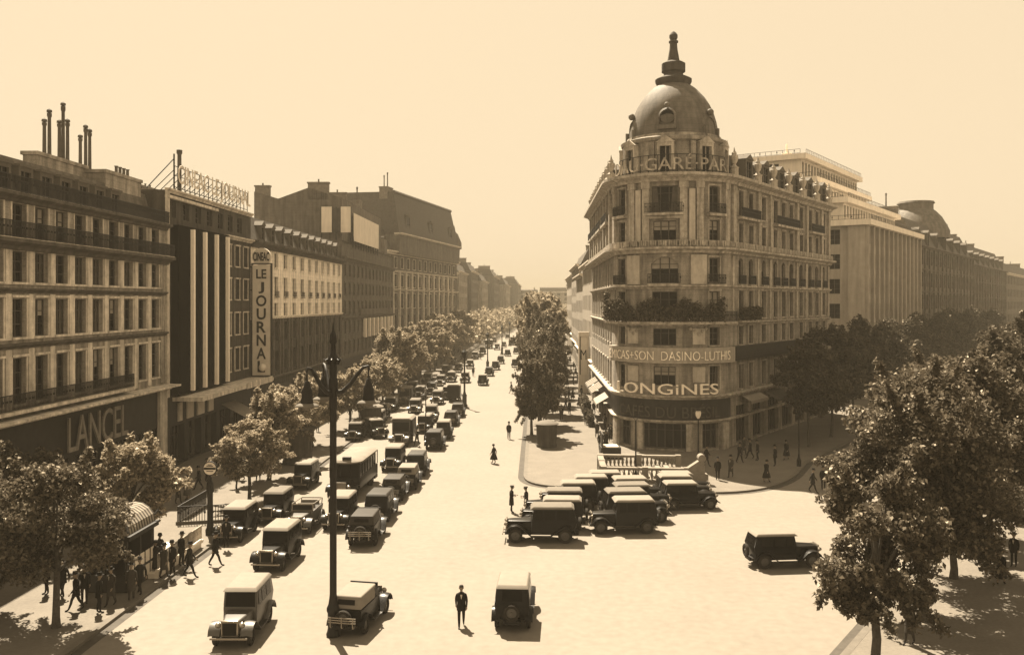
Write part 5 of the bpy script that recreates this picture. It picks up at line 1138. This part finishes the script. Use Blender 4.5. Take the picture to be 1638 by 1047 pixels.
# ---------------------------------------------------------------- people
m_skin = mat('skin', .22, .6, .1, 8.0, tint=(1, .78, .58)); m_suit = {'dark': mat('dark wool', .010, .9, .25, 8.0), 'brown': mat('brown wool', .04, .9, .25, 8.0), 'grey': mat('grey wool', .07, .9, .2, 8.0), 'pale': mat('pale linen', .28, .9, .15, 8.0)}
m_shoe = mat('shoe leather', .012, .4, .2, 8.0); m_hair = mat('dark hair', .02, .7, .3, 20.0); m_shirt = mat('white shirt', .4, .8, .1, 8.0)
def person_proto(step=0.0, arm=0.0, woman=False, elbow=0.0):
    """one skinned figure 1.74 m tall facing +y; step = half stride in metres"""
    V = []; Rr = []; E = []
    def add(p, r, par=None):
        V.append(p); Rr.append(r); i = len(V) - 1
        if par is not None: E.append((par, i))
        return i
    hz = .93 - abs(step) * .12
    pel = add((0, 0, hz), (.155, .115)); w_ = add((0, .0, hz + .17), (.145, .105), pel); ch = add((0, .01, hz + .36), (.17, .12), w_); nb = add((0, 0, hz + .53), (.075, .07), ch); nk = add((0, .015, hz + .60), (.058, .06), nb)
    add((0, .03, hz + .66), (.06, .07), nk)
    ends = []
    for s_ in (-1, 1):
        st = step * s_; kn = (s_ * .095, st * .55 + .06 * (1 if st <= 0 else .2), hz * .53 + .02); an = (s_ * .09, st * 1.0, .10 + (.06 if st < -.1 else 0))
        hp = add((s_ * .09, 0, hz - .06), (.098, .10), pel); k_ = add(kn, (.066, .068), hp); cf = add(tuple((kn[i] * .62 + an[i] * .38) + (-.02 if i == 1 else 0) for i in range(3)), (.062, .066), k_); a_ = add(an, (.043, .048), cf)
        hl = add((an[0], an[1] + .05, an[2] - .055), (.045, .04), a_); add((an[0] + s_ * .015, an[1] + .17, an[2] - .07 if st >= -.1 else an[2] - .10), (.04, .026), hl)
        sh = add((s_ * .185, .0, hz + .475), (.068, .07), ch); sw = -st * .75 + arm * .2
        eb = add((s_ * .235, sw * .5 - .02, hz + .21), (.052, .052), sh); wr = (s_ * .225, sw * 1.0 + .05 + elbow * .2, hz - .03 + abs(sw) * .05 + elbow * .25)
        wi = add(wr, (.034, .036), eb); ends.append((s_, wr, tuple(wr[i] - V[eb][i] for i in range(3))))
    me = bpy.data.meshes.new('person'); me.from_pydata(V, E, []); o = bpy.data.objects.new('person', me); COL.objects.link(o)
    sk = o.modifiers.new('skin', 'SKIN'); sk.use_smooth_shade = True
    for i, r in enumerate(Rr): me.skin_vertices[0].data[i].radius = r
    me.skin_vertices[0].data[0].use_root = True
    o.modifiers.new('sub', 'SUBSURF').levels = 1
    dg = bpy.context.evaluated_depsgraph_get(); bm_ = bpy.data.meshes.new_from_object(o.evaluated_get(dg)); vs = [tuple(v.co) for v in bm_.vertices]; fs_ = [tuple(p.vertices) for p in bm_.polygons]
    bpy.data.objects.remove(o)
    mb = MB(); mb.add(vs, fs_, 0)
    for i, f in enumerate(fs_):
        c = sum((Vector(vs[k]) for k in f), Vector()) / len(f)
        mb.m[i] = 1 if c.z > hz + .575 else (2 if c.z < .115 + (.05 if abs(c.y) > .1 else 0) else (0 if c.z > hz - .1 or not woman else 1))
        if woman and c.z < .5 and c.z > .16: mb.m[i] = 1
    # head with a face
    hc = (0, .045, hz + .745); mb.ball(hc, .088, 14, 1, 1.36, 1.12)
    mb.tube([(0, hc[1] + .088, hc[2] + .035), (0, hc[1] + .122, hc[2] - .018), (0, hc[1] + .09, hc[2] - .03)], [.008, .016, .012], 6, 1)
    for s_ in (-1, 1): mb.ball((s_ * .033, hc[1] + .086, hc[2] + .02), .011, 6, 3); mb.ball((s_ * .09, hc[1] - .005, hc[2]), .022, 6, 1, 1.4, .8)
    mb.box(-.022, hc[1] + .076, hc[2] - .058, .022, hc[1] + .096, hc[2] - .05, 3)
    # hands: palm, four bent fingers and a thumb
    for s_, wr, dv in ends:
        d = Vector(dv).normalized(); sd = Vector((0, 1, 0)); sd = (sd - d * sd.dot(d)).normalized(); inn = Vector((-s_, 0, 0)); p = Vector(wr)
        mb.tube([p - d * .01, p + d * .04, p + d * .085], [.028, .036, .034], 8, 1, True, .55)
        for j, (off, ln) in enumerate(((.027, .07), (.009, .08), (-.009, .074), (-.026, .058))):
            a = p + d * .08 + sd * off; mb.tube([a, a + d * ln * .5 + inn * .008, a + d * ln * .85 + inn * .03], [.0095, .009, .007], 5, 1)
        a = p + d * .03 + sd * .03; mb.tube([a, a + d * .03 + sd * .025, a + d * .06 + sd * .03 + inn * .012], [.012, .011, .008], 5, 1)
    return mb, hz, hc
def garment(hz, woman, step, long=False):
    mb = MB(); n = 18
    if woman: prof = [(.20, .16, hz + .46), (.165, .125, hz + .2), (.20, .16, hz - .02), (.23 + step * .15, .2 + step * .5, hz - .3), (.25 + step * .15, .22 + step * .75, hz - .52)]
    else: prof = [(.12, .10, hz + .54), (.205, .135, hz + .47), (.198, .142, hz + .3), (.178, .13, hz + .12), (.195, .15, hz - .06), (.20, .16 + step * .1, hz - (.2 if not long else .42))]
    vs = []
    for a, b, z in prof:
        for k in range(n): t = 2 * math.pi * k / n; vs.append((a * math.cos(t), b * math.sin(t) + .008, z))
    m = len(prof); vs2 = [(x * .93, y * .93, z) for x, y, z in vs]
    f = [(i * n + k, i * n + (k + 1) % n, (i + 1) * n + (k + 1) % n, (i + 1) * n + k) for i in range(m - 1) for k in range(n)]
    f += [tuple(m * n + q for q in reversed(g)) for g in f] + [((m - 1) * n + k, (m - 1) * n + (k + 1) % n, m * n + (m - 1) * n + (k + 1) % n, m * n + (m - 1) * n + k) for k in range(n)]
    mb.add(vs + vs2, f)
    if not woman: mb.add([(-.045, .150, hz + .49), (.045, .150, hz + .49), (0, .158, hz + .28)], [(1, 0, 2)], 1)
    return mb
PM = {}
def pmesh(key, step, arm, woman, elbow, hat, cloth, trous, long=False):
    mb, hz, hc = person_proto(step, arm, woman, elbow); ob = mb.build('person', [m_suit[trous], m_skin, m_shoe, m_hair], None, 60); body = ob.data; bpy.data.objects.remove(ob)
    ob = garment(hz, woman, abs(step), long).build('coat', [m_suit[cloth], m_shirt], None, 60); g = ob.data; bpy.data.objects.remove(ob)
    h = MB()
    if hat == 'fedora': h.lathe([(.155, .055), (.165, .062), (.10, .075), (.098, .15), (.085, .185), (.04, .18), (.001, .17)], 16, hc, 0, 1, 1.15)
    elif hat == 'cap': h.lathe([(.098, .03), (.105, .08), (.14, .13), (.13, .155), (.001, .165)], 16, hc, 0, 1, 1.1); h.lathe([(.001, .06), (.13, .045), (.12, .06), (.001, .075)], 12, (hc[0], hc[1] + .07, hc[2]), 0, .8, .9)
    elif hat == 'cloche': h.lathe([(.125, .0), (.105, .03), (.103, .09), (.08, .135), (.001, .15)], 16, hc, 0, 1, 1.15)
    else: h.lathe([(.092, .03), (.096, .07), (.075, .115), (.001, .135)], 14, (hc[0], hc[1] - .015, hc[2]), 0, 1, 1.12)
    nm = 'hair' if hat == 'hair' else 'hat'; ob = h.build(nm, m_hair if hat in ('hair', 'cap') else m_suit['dark' if hat != 'straw' else 'pale'], None, 60); hm = ob.data; bpy.data.objects.remove(ob)
    PM[key] = (body, g, hm, 'dress' if woman else 'coat', nm)
pmesh('walk', .30, 0, False, 0, 'fedora', 'dark', 'dark'); pmesh('stand', .04, 0, False, 0, 'fedora', 'dark', 'dark'); pmesh('bare', .22, 0, False, 0, 'hair', 'dark', 'dark'); pmesh('police', .05, 0, False, 1, 'cap', 'dark', 'dark', True)
pmesh('lady', .22, 0, True, 0, 'cloche', 'dark', 'dark'); pmesh('grey', .18, 0, False, 0, 'fedora', 'brown', 'brown', True); pmesh('ladyp', .16, 0, True, 0, 'cloche', 'grey', 'dark')
def person(key, px, py, face, label, group=None, z=None, sc=1.0):
    b, g, h, gn, hn = PM[key]; p = G(px, py)
    zz = PZ if z is None else z
    if zz: d = FPX * (EYE - zz) / (py - HY); p = V2((px - CX) / FPX * d, d)
    o = link('person', b, None, (p.x, p.y, zz), (0, 0, -R(face))); o.scale = (sc,) * 3; tag(o, label, 'person', group); link(gn, g, o); link(hn, h, o); return o
GP = 'people on the streets'
person('bare', 738, 1001, 178, 'bareheaded man in a dark suit and tie walking toward us at the bottom', GP, 0, 1.03)
person('police', 818, 819, 100, 'policeman in a kepi standing left of his colleague in mid road', GP, 0)
person('police', 842, 821, -100, 'policeman in a kepi standing close to the parked cars', GP, 0)
person('lady', 790, 741, -60, 'woman in dark clothes crossing the empty roadway alone', GP, 0, .97)
person('stand', 814, 702, 10, 'man in a hat crossing ahead of the lone woman', GP, 0)
person('walk', 818, 629, -80, 'person striding across by the low branches of the right hand tree', GP, 0, 1.0)
person('walk', 303, 923, 80, 'man striding off the left kerb into the road', GP, 0, 1.03)
person('walk', 344, 905, 60, 'man stepping into the road beside the metro stop post', GP, 0, 1.03)
person('stand', 362, 875, 170, 'man standing behind the one who steps off by the metro post', GP, .14)
left = (('grey', 262, 925, 'heavily coated man at the metro steps behind the kiosk'), ('stand', 276, 920, 'hatted man at the kerb end of the metro railing'), ('lady', 248, 918, 'woman in black next to the metro steps'), ('walk', 224, 950, 'walker passing in front of the newspaper kiosk'), ('stand', 158, 980, 'man in black standing at the kerb before the kiosk'), ('walk', 122, 976, 'man striding under the lower left trees'), ('stand', 135, 965, 'man beside the strider under the lower left trees'), ('grey', 210, 960, 'coated figure at the kiosk counter'),
    ('stand', 378, 783, 'man in dark coat on the shaded left pavement by the first tree'), ('lady', 387, 768, 'woman walking just past the man by the first tree'), ('grey', 413, 769, 'man in a long coat between the two nearest street trees'), ('walk', 352, 752, 'stroller in the shade below the cinema marquee'), ('stand', 344, 757, 'second stroller in the shade below the cinema marquee'), ('ladyp', 300, 800, 'woman in grey beyond the metro railing'), ('stand', 268, 800, 'man waiting beyond the metro railing in the shade'), ('grey', 285, 806, 'coated man in shade beside the metro railing'), ('stand', 575, 668, 'man on the left pavement by the round kiosk'), ('walk', 560, 672, 'walker left of the round kiosk'))
for i, (k, x, y, l) in enumerate(left): person(k, x, y, (20, 200, 110, -70)[i % 4] + i * 7, l, GP)
right = (('stand', 937, 679, 'man standing alone in the middle of the sunny right pavement'), ('walk', 950, 663, 'walker before the white awning on the right pavement'), ('lady', 944, 664, 'woman beside the walker before the white awning'), ('grey', 898, 672, 'coated man right of the kiosk tree'), ('stand', 911, 662, 'hatted man among the group right of the kiosk tree'), ('walk', 905, 656, 'stroller at the back of the group right of the kiosk tree'), ('lady', 916, 640, 'woman in black ahead of the kiosk tree group'), ('stand', 910, 640, 'man beside the woman ahead of the kiosk tree group'), ('stand', 917, 615, 'farther stroller near the clipped hedge'), ('grey', 924, 612, 'coated stroller near the clipped hedge'), ('walk', 913, 602, 'distant stroller beyond the hedge on the right pavement'), ('lady', 921, 600, 'distant woman beyond the hedge'), ('stand', 930, 636, 'man at the end of the hedge'), ('walk', 918, 592, 'distant walker by the poster case foot'), ('stand', 926, 588, 'distant man by the poster case foot'), ('lady', 912, 580, 'faint woman far along the right pavement'),
    ('stand', 960, 720, 'man in black at the cafe terrace by the metro balustrade'), ('lady', 969, 718, 'woman beside him at the cafe terrace'), ('stand', 968, 688, 'man under the nearest white awning'),
    ('stand', 1148, 767, 'man in the shade right of the metro balustrade'), ('grey', 1169, 763, 'coated man beside him in the shade of the domed building'), ('lady', 1226, 771, 'woman in a pale hat walking in the shade toward the kerb bend'), ('stand', 1212, 736, 'man deeper in the shade by the avenue shops'), ('walk', 1183, 740, 'walker by the corner shop door'), ('walk', 1200, 733, 'walker before the first avenue shopfront'))
for i, (k, x, y, l) in enumerate(right): person(k, x, y, (0, 185, 30, 160)[i % 4] + i * 11, l, GP)
person('walk', 1300, 787, 120, 'man crossing the shaded avenue roadway', GP, 0); person('stand', 1317, 783, 20, 'man crossing behind him near the big tree leaves', GP, 0)
more = ((890, 650, 'stand', 'hatted man half behind the kiosk tree trunk'), (901, 628, 'walk', 'walker in the tree shade beyond the kiosk tree'), (907, 618, 'lady', 'woman in the tree shade beyond the kiosk tree'), (903, 606, 'grey', 'coated walker in the second tree shade of the right row'), (915, 570, 'walk', 'faint walker far up the right pavement by the awnings'), (922, 578, 'stand', 'faint standing man near the poster case'), (930, 600, 'walk', 'walker skirting the clipped hedge end'), (935, 618, 'lady', 'woman skirting the clipped hedge'), (926, 652, 'ladyp', 'woman in a grey dress on the sunny right pavement'), (948, 640, 'stand', 'waiter like figure by the striped awning'), (977, 705, 'walk', 'walker close to the corner cafe front'), (955, 700, 'grey', 'coated man strolling before the corner cafe'), (1130, 745, 'walk', 'walker in shade behind the scrolled pier'), (1240, 745, 'stand', 'man under the first dark avenue tree'), (1258, 735, 'lady', 'woman under the first dark avenue tree'), (1190, 728, 'grey', 'coated man at the corner shop window'))
for i, (x, y, k, l) in enumerate(more): person(k, x, y, (15, 195, 100, -80)[i % 4] + i * 9, l, GP)
moreL = ((395, 758, 'stand', 'man beneath the first pavement trees'), (404, 747, 'walk', 'walker beneath the second pavement tree'), (360, 742, 'lady', 'woman by the cinema doors'), (372, 733, 'grey', 'coated man by the cinema doors'), (330, 770, 'stand', 'hatted man in shade behind the stop disc'), (318, 783, 'walk', 'walker in shade behind the iron railing'), (455, 715, 'walk', 'walker behind the dark street booth'), (508, 690, 'stand', 'man on the sunny strip past the dark booth'), (640, 622, 'walk', 'far walker near the pointed kiosk'), (648, 614, 'lady', 'far woman near the pointed kiosk'), (178, 968, 'grey', 'coated man at the kerb edge of the kiosk'), (290, 905, 'stand', 'man at the white metro parapet'), (255, 905, 'lady', 'woman at the end of the white metro parapet'), (100, 955, 'walk', 'walker in deep shade under the lower left trees'), (75, 950, 'stand', 'standing man in deep shade under the lower left trees'))
for i, (x, y, k, l) in enumerate(moreL): person(k, x, y, (25, 205, 120, -60)[i % 4] + i * 8, l, GP)
edge = (('stand', 1553, 897, 'man in black leftmost of the strollers at the right edge'), ('grey', 1573, 898, 'coated stroller beside him at the right edge'), ('lady', 1583, 908, 'woman amid the strollers at the right edge'), ('stand', 1592, 900, 'hatted stroller behind the woman at the right edge'), ('lady', 1601, 935, 'nearest stroller cut by the right edge of the old print'), ('grey', 1455, 1030, 'dark figure passing behind the slim trunk at the bottom right'), ('stand', 1622, 905, 'stroller farther right beyond the big trunk'))
for i, (k, x, y, l) in enumerate(edge): person(k, x, y, (10, 190, 170, 20)[i % 4] + i * 9, l, GP)
rd = (('walk', 757, 602, 'tiny figure crossing far up the roadway left of the lone car'), ('stand', 769, 575, 'tiny figure standing far up by the crossing'), ('stand', 705, 700, 'man walking alongside the queue of cars'), ('walk', 667, 713, 'man walking between the white van and the queue'), ('stand', 797, 585, 'tiny figure beside the thin file of cars'))
for i, (k, x, y, l) in enumerate(rd): person(k, x, y, i * 70, l, GP, 0)

# ---------------------------------------------------------------- street furniture
# the tall three armed lamp standard
p = V2((533 - CX) / FPX * 38.6, 38.6)
LP = empty('street_lamp', (p.x, p.y, .0), 0, 'tall black three armed lamp standard with a spike top in the foreground', 'street lamp'); ho = .16
mb = MB(); mb.lathe([(.28, 0), (.3, .1), (.26, .2), (.23, .35), (.24, 1.0), (.28, 1.1), (.28, 1.2), (.21, 1.35), (.17, 1.6), (.15, 1.8), (.145, 9.6), (.17, 9.7), (.17, 10.4), (.2, 10.5), (.2, 10.9), (.15, 11.0), (.17, 11.6), (.24, 11.7), (.2, 11.9), (.14, 12.0), (.11, 12.2), (.1, 12.4), (.16, 12.5), (.14, 12.8), (.05, 13.0), (.01, 13.35)], 16)
for k in range(8): a = k * math.pi / 4; mb.tube([(.2 * math.cos(a), .2 * math.sin(a), 11.55), (.3 * math.cos(a), .3 * math.sin(a), 11.8), (.4 * math.cos(a), .4 * math.sin(a), 11.75)], [.05, .04, .015], 5)
mb.build('post', m_iron, LP, 50)
for ang in (-3, 117, 237):
    a = R(ang); c, s_ = math.cos(a), math.sin(a); pth = [(.1, 10.35), (.4, 10.4), (.75, 10.72), (1.05, 11.15), (1.3, 11.43), (1.5, 11.48), (1.56, 11.3)]
    mb = MB(); mb.tube([(r * c, r * s_, z) for r, z in pth], [.10, .10, .09, .08, .07, .06, .045], 8); ar = mb.build('arm', m_iron, LP, 60)
    mb = MB(); x, y = 1.52 * c, 1.52 * s_; mb.tube([(x, y, 11.4), (x, y, 10.95)], .035, 6); mb.lathe([(.01, 11.0), (.10, 10.92), (.15, 10.7), (.22, 10.55), (.23, 10.25), (.26, 10.15), (.27, 10.0)], 14, (x, y, 0)); ln = mb.build('lantern', m_iron, ar, 50)
    mb = MB(); mb.lathe([(.25, 10.05), (.42, 9.99), (.48, 9.93), (.48, 9.90), (.22, 9.92), (.18, 9.82), (.02, 9.76)], 20, (x, y, 0)); mb.build('shade', m_kerb, ln, 50)
# refuge lamps
def refuge_lamp(px, py, label, H=7.4):
    q = G(px, py); rf = refuge(q.dot(BD), q.dot(BR), 2.6, 1.3); tag(rf, 'granite refuge under the ' + label.replace('black ', ''), 'refuge', 'granite refuges in mid road')
    r = empty('street_lamp', (q.x, q.y, .16), 0, label, 'street lamp', 'refuge lamps down the boulevard')
    mb = MB(); mb.lathe([(.42, 0), (.42, .25), (.3, .4), (.3, 1.4), (.36, 1.5), (.2, 1.75), (.13, 2.1), (.11, H - 1.2), (.17, H - 1.1), (.08, H - .9)], 12); mb.build('post', m_iron, r, 40)
    mb = MB(); mb.lathe([(.1, H - .9), (.3, H - .5), (.34, H - .1), (.38, H - .02), (.2, H + .15), (.1, H + .3), (.02, H + .4)], 8); mb.build('lantern', m_iron, r, 30)
for a in ((743, 652, 'black refuge lamp nearest, beside the tail of the far queue'), (780, 592, 'black refuge lamp second along the middle of the road'), (803, 567, 'black refuge lamp third along the middle of the road'), (815, 553, 'black refuge lamp farthest along the hazy road')): refuge_lamp(*a)
def slim_lamp(px, py, zt, label, H=None, zb=0.0, gl=True):
    d = FPX * (EYE - zb) / (py - HY); x = (px - CX) / FPX * d; r = empty('street_lamp', (x, d, zb), 0, label, 'street lamp'); H = zt - zb
    mb = MB(); mb.lathe([(.2, 0), (.2, .5), (.12, .7), (.065, 1.1), (.05, H - .75), (.09, H - .7)], 10); mb.build('post', m_iron, r, 40)
    if gl: mb = MB(); mb.lathe([(.08, H - .72), (.2, H - .5), (.24, H - .25), (.18, H - .05), (.03, H)], 12); mb.build('globe', m_white, r, 60); mb = MB(); mb.lathe([(.26, H - .06), (.2, H + .08), (.02, H + .16)], 10); mb.build('cap', m_iron, r, 40)
    else: mb = MB(); mb.tube([(-.3, 0, H), (-.25, 0, H - .4), (0, 0, H - .72), (.25, 0, H - .4), (.3, 0, H)], .03, 6); mb.build('fork', m_iron, r, 50)
slim_lamp(681, 705, 5.3, 'slim post with a forked head amid the crowded left lanes', gl=False)
slim_lamp(1017, 772, 5.6, 'slim black lamp post before the metro balustrade', zb=.0, gl=False)
slim_lamp(1117, 752, 5.2, 'lamp with a white globe at the end of the metro balustrade', zb=.14)
slim_lamp(1278, 745, 5.0, 'slim dark post at the kerb bend under the dark trees', zb=.14, gl=False)
# newspaper kiosk with a striped roof
p = V2(-18.95, 45.4); KI = empty('newspaper_kiosk', (p.x - .6, p.y, PZ), R(-1.5), 'dark newspaper kiosk under a striped domed canvas roof', 'kiosk'); KI.scale = (.9, .9, .97)
mb = MB(); mb.box(-1.1, -1.7, 0, 1.1, 1.7, .9); mb.box(-1.1, -1.7, .903, -.95, 1.7, 2.6); mb.box(-.95, 1.55, .903, 1.1, 1.7, 2.6)
for x, y in ((1.02, -1.62), (1.02, 0), (1.02, 1.47), (-.2, -1.62)): mb.box(x - .06, y - .06, .903, x + .06, y + .06, 2.6)
mb.build('cabin', m_shop, KI); mb = MB(); mb.box(-1.3, -1.9, 2.6, 1.3, 1.9, 2.78); mb.box(-1.35, -1.95, 2.783, 1.35, 1.95, 2.85); mb.build('cornice', m_iron, KI)
mb = MB(); n = 22
for k in range(n):
    y0, y1 = -1.8 + 3.6 * k / n, -1.8 + 3.6 * (k + 1) / n; m_ = 8
    for i in range(m_):
        a, b = math.pi * i / m_, math.pi * (i + 1) / m_; sc = 1.15; ta = 1.0; mb.add([(sc * math.cos(a), y0, 2.86 + 1.0 * math.sin(a)), (sc * math.cos(b), y0, 2.86 + 1.0 * math.sin(b)), (sc * math.cos(b), y1, 2.86 + 1.0 * math.sin(b)), (sc * math.cos(a), y1, 2.86 + 1.0 * math.sin(a))], [(0, 3, 2, 1)], k % 2)
for y, fl_ in ((-1.8, 0), (1.8, 1)): mb.add([(1.15 * math.cos(math.pi * i / 8), y, 2.86 + math.sin(math.pi * i / 8)) for i in range(9)], [tuple(range(9)) if fl_ else tuple(range(8, -1, -1))], 0)
mb.build('striped_roof', [m_awn, m_awnd], KI)
mb = MB()
for k in range(5): y = -1.5 + k * .68; mb.box(1.101, y, .95, 1.13, y + .5, 1.55); mb.box(1.101, y, .25, 1.13, y + .5, .8)
mb.build('magazine_rack', m_sign, KI); mb = MB(); mb.tube([(1.0, 1.75, 3.1), (1.2, 2.0, 3.35), (1.35, 2.2, 3.1)], [.05, .09, .05], 6); mb.tube([(1.0, -1.75, 3.1), (1.2, -2.0, 3.35), (1.35, -2.2, 3.1)], [.05, .09, .05], 6); mb.build('scroll_bracket', m_iron, KI, 50)
# round booths and kiosks
def booth(x, y, r_, h, label, roof, m, name='round_kiosk', point=False):
    o = empty(name, (x, y, PZ), 0, label, 'kiosk'); mb = MB(); mb.lathe([(r_ * 1.05, 0), (r_ * 1.05, .25), (r_, .3), (r_, h * .82), (r_ * 1.06, h * .83), (r_ * 1.06, h * .88)], 20)
    for k in range(20): a = k * math.pi / 10; mb.cbox((r_ * 1.02 * math.cos(a), r_ * 1.02 * math.sin(a), h * .55), .05, .08, h * .5, 0, a)
    mb.build('cabin', m, o, 30); mb = MB(); mb.lathe([(r_ * 1.25, h * .883), (r_ * 1.28, h * .9), (r_ * 1.2, h * .93), (r_ * (.5 if point else .7), h * (1.15 if point else 1.0)), (.05, h * (1.45 if point else 1.05))], 20); mb.build('roof', roof, o, 40); return o
q = G(472, 746); booth(q.x, q.y + 1, 1.25, 3.4, 'dark round street booth on the left pavement past the nearest trees', m_awnd, m_stB)
q = G(591, 692); booth(q.x, q.y + 1, 1.1, 2.9, 'round kiosk with a flat white roof rim beyond the bus', m_top['cream'], m_stB)
q = G(660, 622); booth(q.x, q.y + 1, 1.1, 3.1, 'small far kiosk with a pointed roof on the left pavement', m_top['cream'], m_stB, point=True)
q = G(875, 719); booth(q.x, q.y + 1, .95, 2.5, 'squat round kiosk under the nearest tree of the right pavement', m_top['tan'], m_stB)
# metro stop disc on its post
p = G(336, 858); r = empty('metro_stop', (p.x, p.y, PZ), 0, 'white round stop disc with a black bar on a thick dark post', 'sign'); mb = MB(); mb.lathe([(.26, 0), (.28, .3), (.2, .45), (.17, .8), (.17, 2.5), (.22, 2.6), (.2, 3.1), (.12, 3.3), (.08, 3.6)], 14); mb.build('post', m_iron, r, 40)
mb = MB(); mb.lathe([(.001, -.05), (.38, -.05), (.38, .05), (.001, .05)], 28, (0, 0, 0), 0, 1, 1.0, 'y'); mb.lathe([(.385, -.06), (.43, -.06), (.43, .06), (.385, .06), (.385, -.06)], 28, (0, 0, 0), 1, 1, 1, 'y'); d_ = mb.build('disc', [m_white, m_iron], r, 30, (0, 0, 4.0)); mb = MB(); mb.box(-.36, -.07, -.06, .36, -.053, .06)
for z, s_ in ((.15, .2), (.23, .12), (-.16, .2)): mb.box(-s_, -.066, z - .02, s_, -.054, z + .02)
mb.build('black_bar', m_signb, d_)
# left metro stairhead: iron railing and low stone wall
r = empty('metro_railing', (*G(318, 848), PZ), R(0), 'black iron railing round the left metro stairhead', 'railing'); o = r.location
Pm1 = Straight(G(284, 842), (G(362, 838) - G(284, 842))); L1_ = (G(362, 838) - G(284, 842)).length; mb = MB(); railing(mb, Pm1, 0, L1_, 0, PZ, 1.15, .16, .04); Pm2 = Straight(G(284, 842), BD); railing(mb, Pm2, 0, 5, 0, PZ, 1.15, .16, .04); mb.build('bars', m_iron, r, None, None, o); mb = MB(); pbox(mb, Pm1, -.1, L1_, -.12, .12, PZ, PZ + .2); pbox(mb, Pm2, .13, 5, -.12, .12, PZ, PZ + .2); mb.build('plinth', m_kerb, r, None, None, o)
r = empty('metro_parapet', (*G(298, 880), PZ), 0, 'white stone parapet and lattice beside the left metro steps', 'parapet'); o = r.location
Pp = Straight(G(322, 878), -BD); mb = MB(); pbox(mb, Pp, 0, 6.0, -2.2, -.0, PZ, PZ + .28); pbox(mb, Pp, 0, 6, -.12, .12, PZ + .283, PZ + .45); mb.build('slab', m_white, r, None, None, o); mb = MB(); railing(mb, Pp, 0, 6.0, 0, PZ + .45, .8, .14, .04); mb.build('lattice', m_stA, r, None, None, o)
# right metro entrance: stone balustrade round the steps
r = empty('metro_balustrade', (11, 73, PZ), 0, 'pale stone balustrade round the metro steps with a scrolled end pier', 'balustrade'); o = r.location
def bal(a, b, name='side'):
    P = Straight(a, (b - a)); W_ = (b - a).length; mb = MB(); pbox(mb, P, 0, W_, -.2, .2, PZ, PZ + .22); pbox(mb, P, -.05, W_ + .05, -.24, .24, PZ + .95, PZ + 1.15); k = int(W_ / .34)
    pr_ = [(.09, .22), (.06, .3), (.12, .5), (.06, .8), (.09, .95)]
    for i in range(k):
        c = P.at(W_ * (i + .5) / k, 0, PZ); mb.lathe(pr_, 6, c)
    for x in (0, W_ * .5, W_): pbox(mb, P, x - .22, x + .22, -.26, .26, PZ + .003, PZ + 1.2)
    mb.build(name, m_bal, r, 40, None, o)
bal(V2(7.2, 71.2), V2(13.6, 70.6), 'front_balustrade'); bal(V2(7.5, 77.0), V2(14.0, 76.4), 'rear_balustrade'); bal(V2(7.2, 71.6), V2(7.45, 76.6), 'end_balustrade')
mb = MB(); mb.box(7.6, 71.5, PZ + .002, 13.8, 76.3, PZ + .05, 0)
for i in range(8): mb.box(7.7 + i * .7, 71.6, PZ + .053, 8.1 + i * .7, 76.2, PZ + .10 + .05 * i)
mb.build('step', m_bal, r, None, None, o)
mb = MB(); mb.hexa([(13.6, 70.2, PZ), (15.0, 70.2, PZ), (15.0, 71.0, PZ), (13.6, 71.0, PZ), (13.6, 70.3, PZ + 1.15), (14.9, 70.3, PZ + 2.0), (14.9, 70.9, PZ + 2.0), (13.6, 70.9, PZ + 1.15)]); mb.lathe([(.001, -.36), (.3, -.36), (.3, .36), (.001, .36)], 16, (14.75, 70.6, PZ + 1.95), 0, 1, 1, 'y'); mb.box(14.1, 70.15, PZ + .003, 15.2, 71.05, PZ + .7); mb.build('scroll_pier', m_bal, r, 40, None, o)
# cafe tables and chairs are hidden by the hedges; a newspaper stall at the corner
o = empty('cafe_stall', (9.2, 82.3, PZ), 0, 'dark cafe stall with pale trays at the corner building foot', 'stall'); mb = MB(); mb.box(-1.2, -.9, 0, .6, .9, 1.0); mb.box(-1.1, -.8, 1.003, -1.0, .8, 2.2); mb.build('counter', m_shop, o); mb = MB(); mb.box(-1.0, -.7, 1.003, .4, -.1, 1.06); mb.box(-1.0, .1, 1.003, .4, .7, 1.06); mb.build('tray', m_sign, o)

# ---------------------------------------------------------------- the dusty summer air
mb = MB(); mb.box(-6400, -6400, -1, 6400, 6400, 48)
hz_ = mb.build('haze', []); m = bpy.data.materials.new('dusty air'); m.use_nodes = True; n = m.node_tree; n.nodes.clear(); out = n.nodes.new('ShaderNodeOutputMaterial'); pv = n.nodes.new('ShaderNodeVolumePrincipled')
pv.inputs['Color'].default_value = (.37, .34, .275, 1); pv.inputs['Density'].default_value = HAZE = 0.0006; pv.inputs['Anisotropy'].default_value = 0.0
n.links.new(pv.outputs[0], out.inputs['Volume']); hz_.data.materials.clear(); hz_.data.materials.append(m); tag(hz_, kind='stuff')
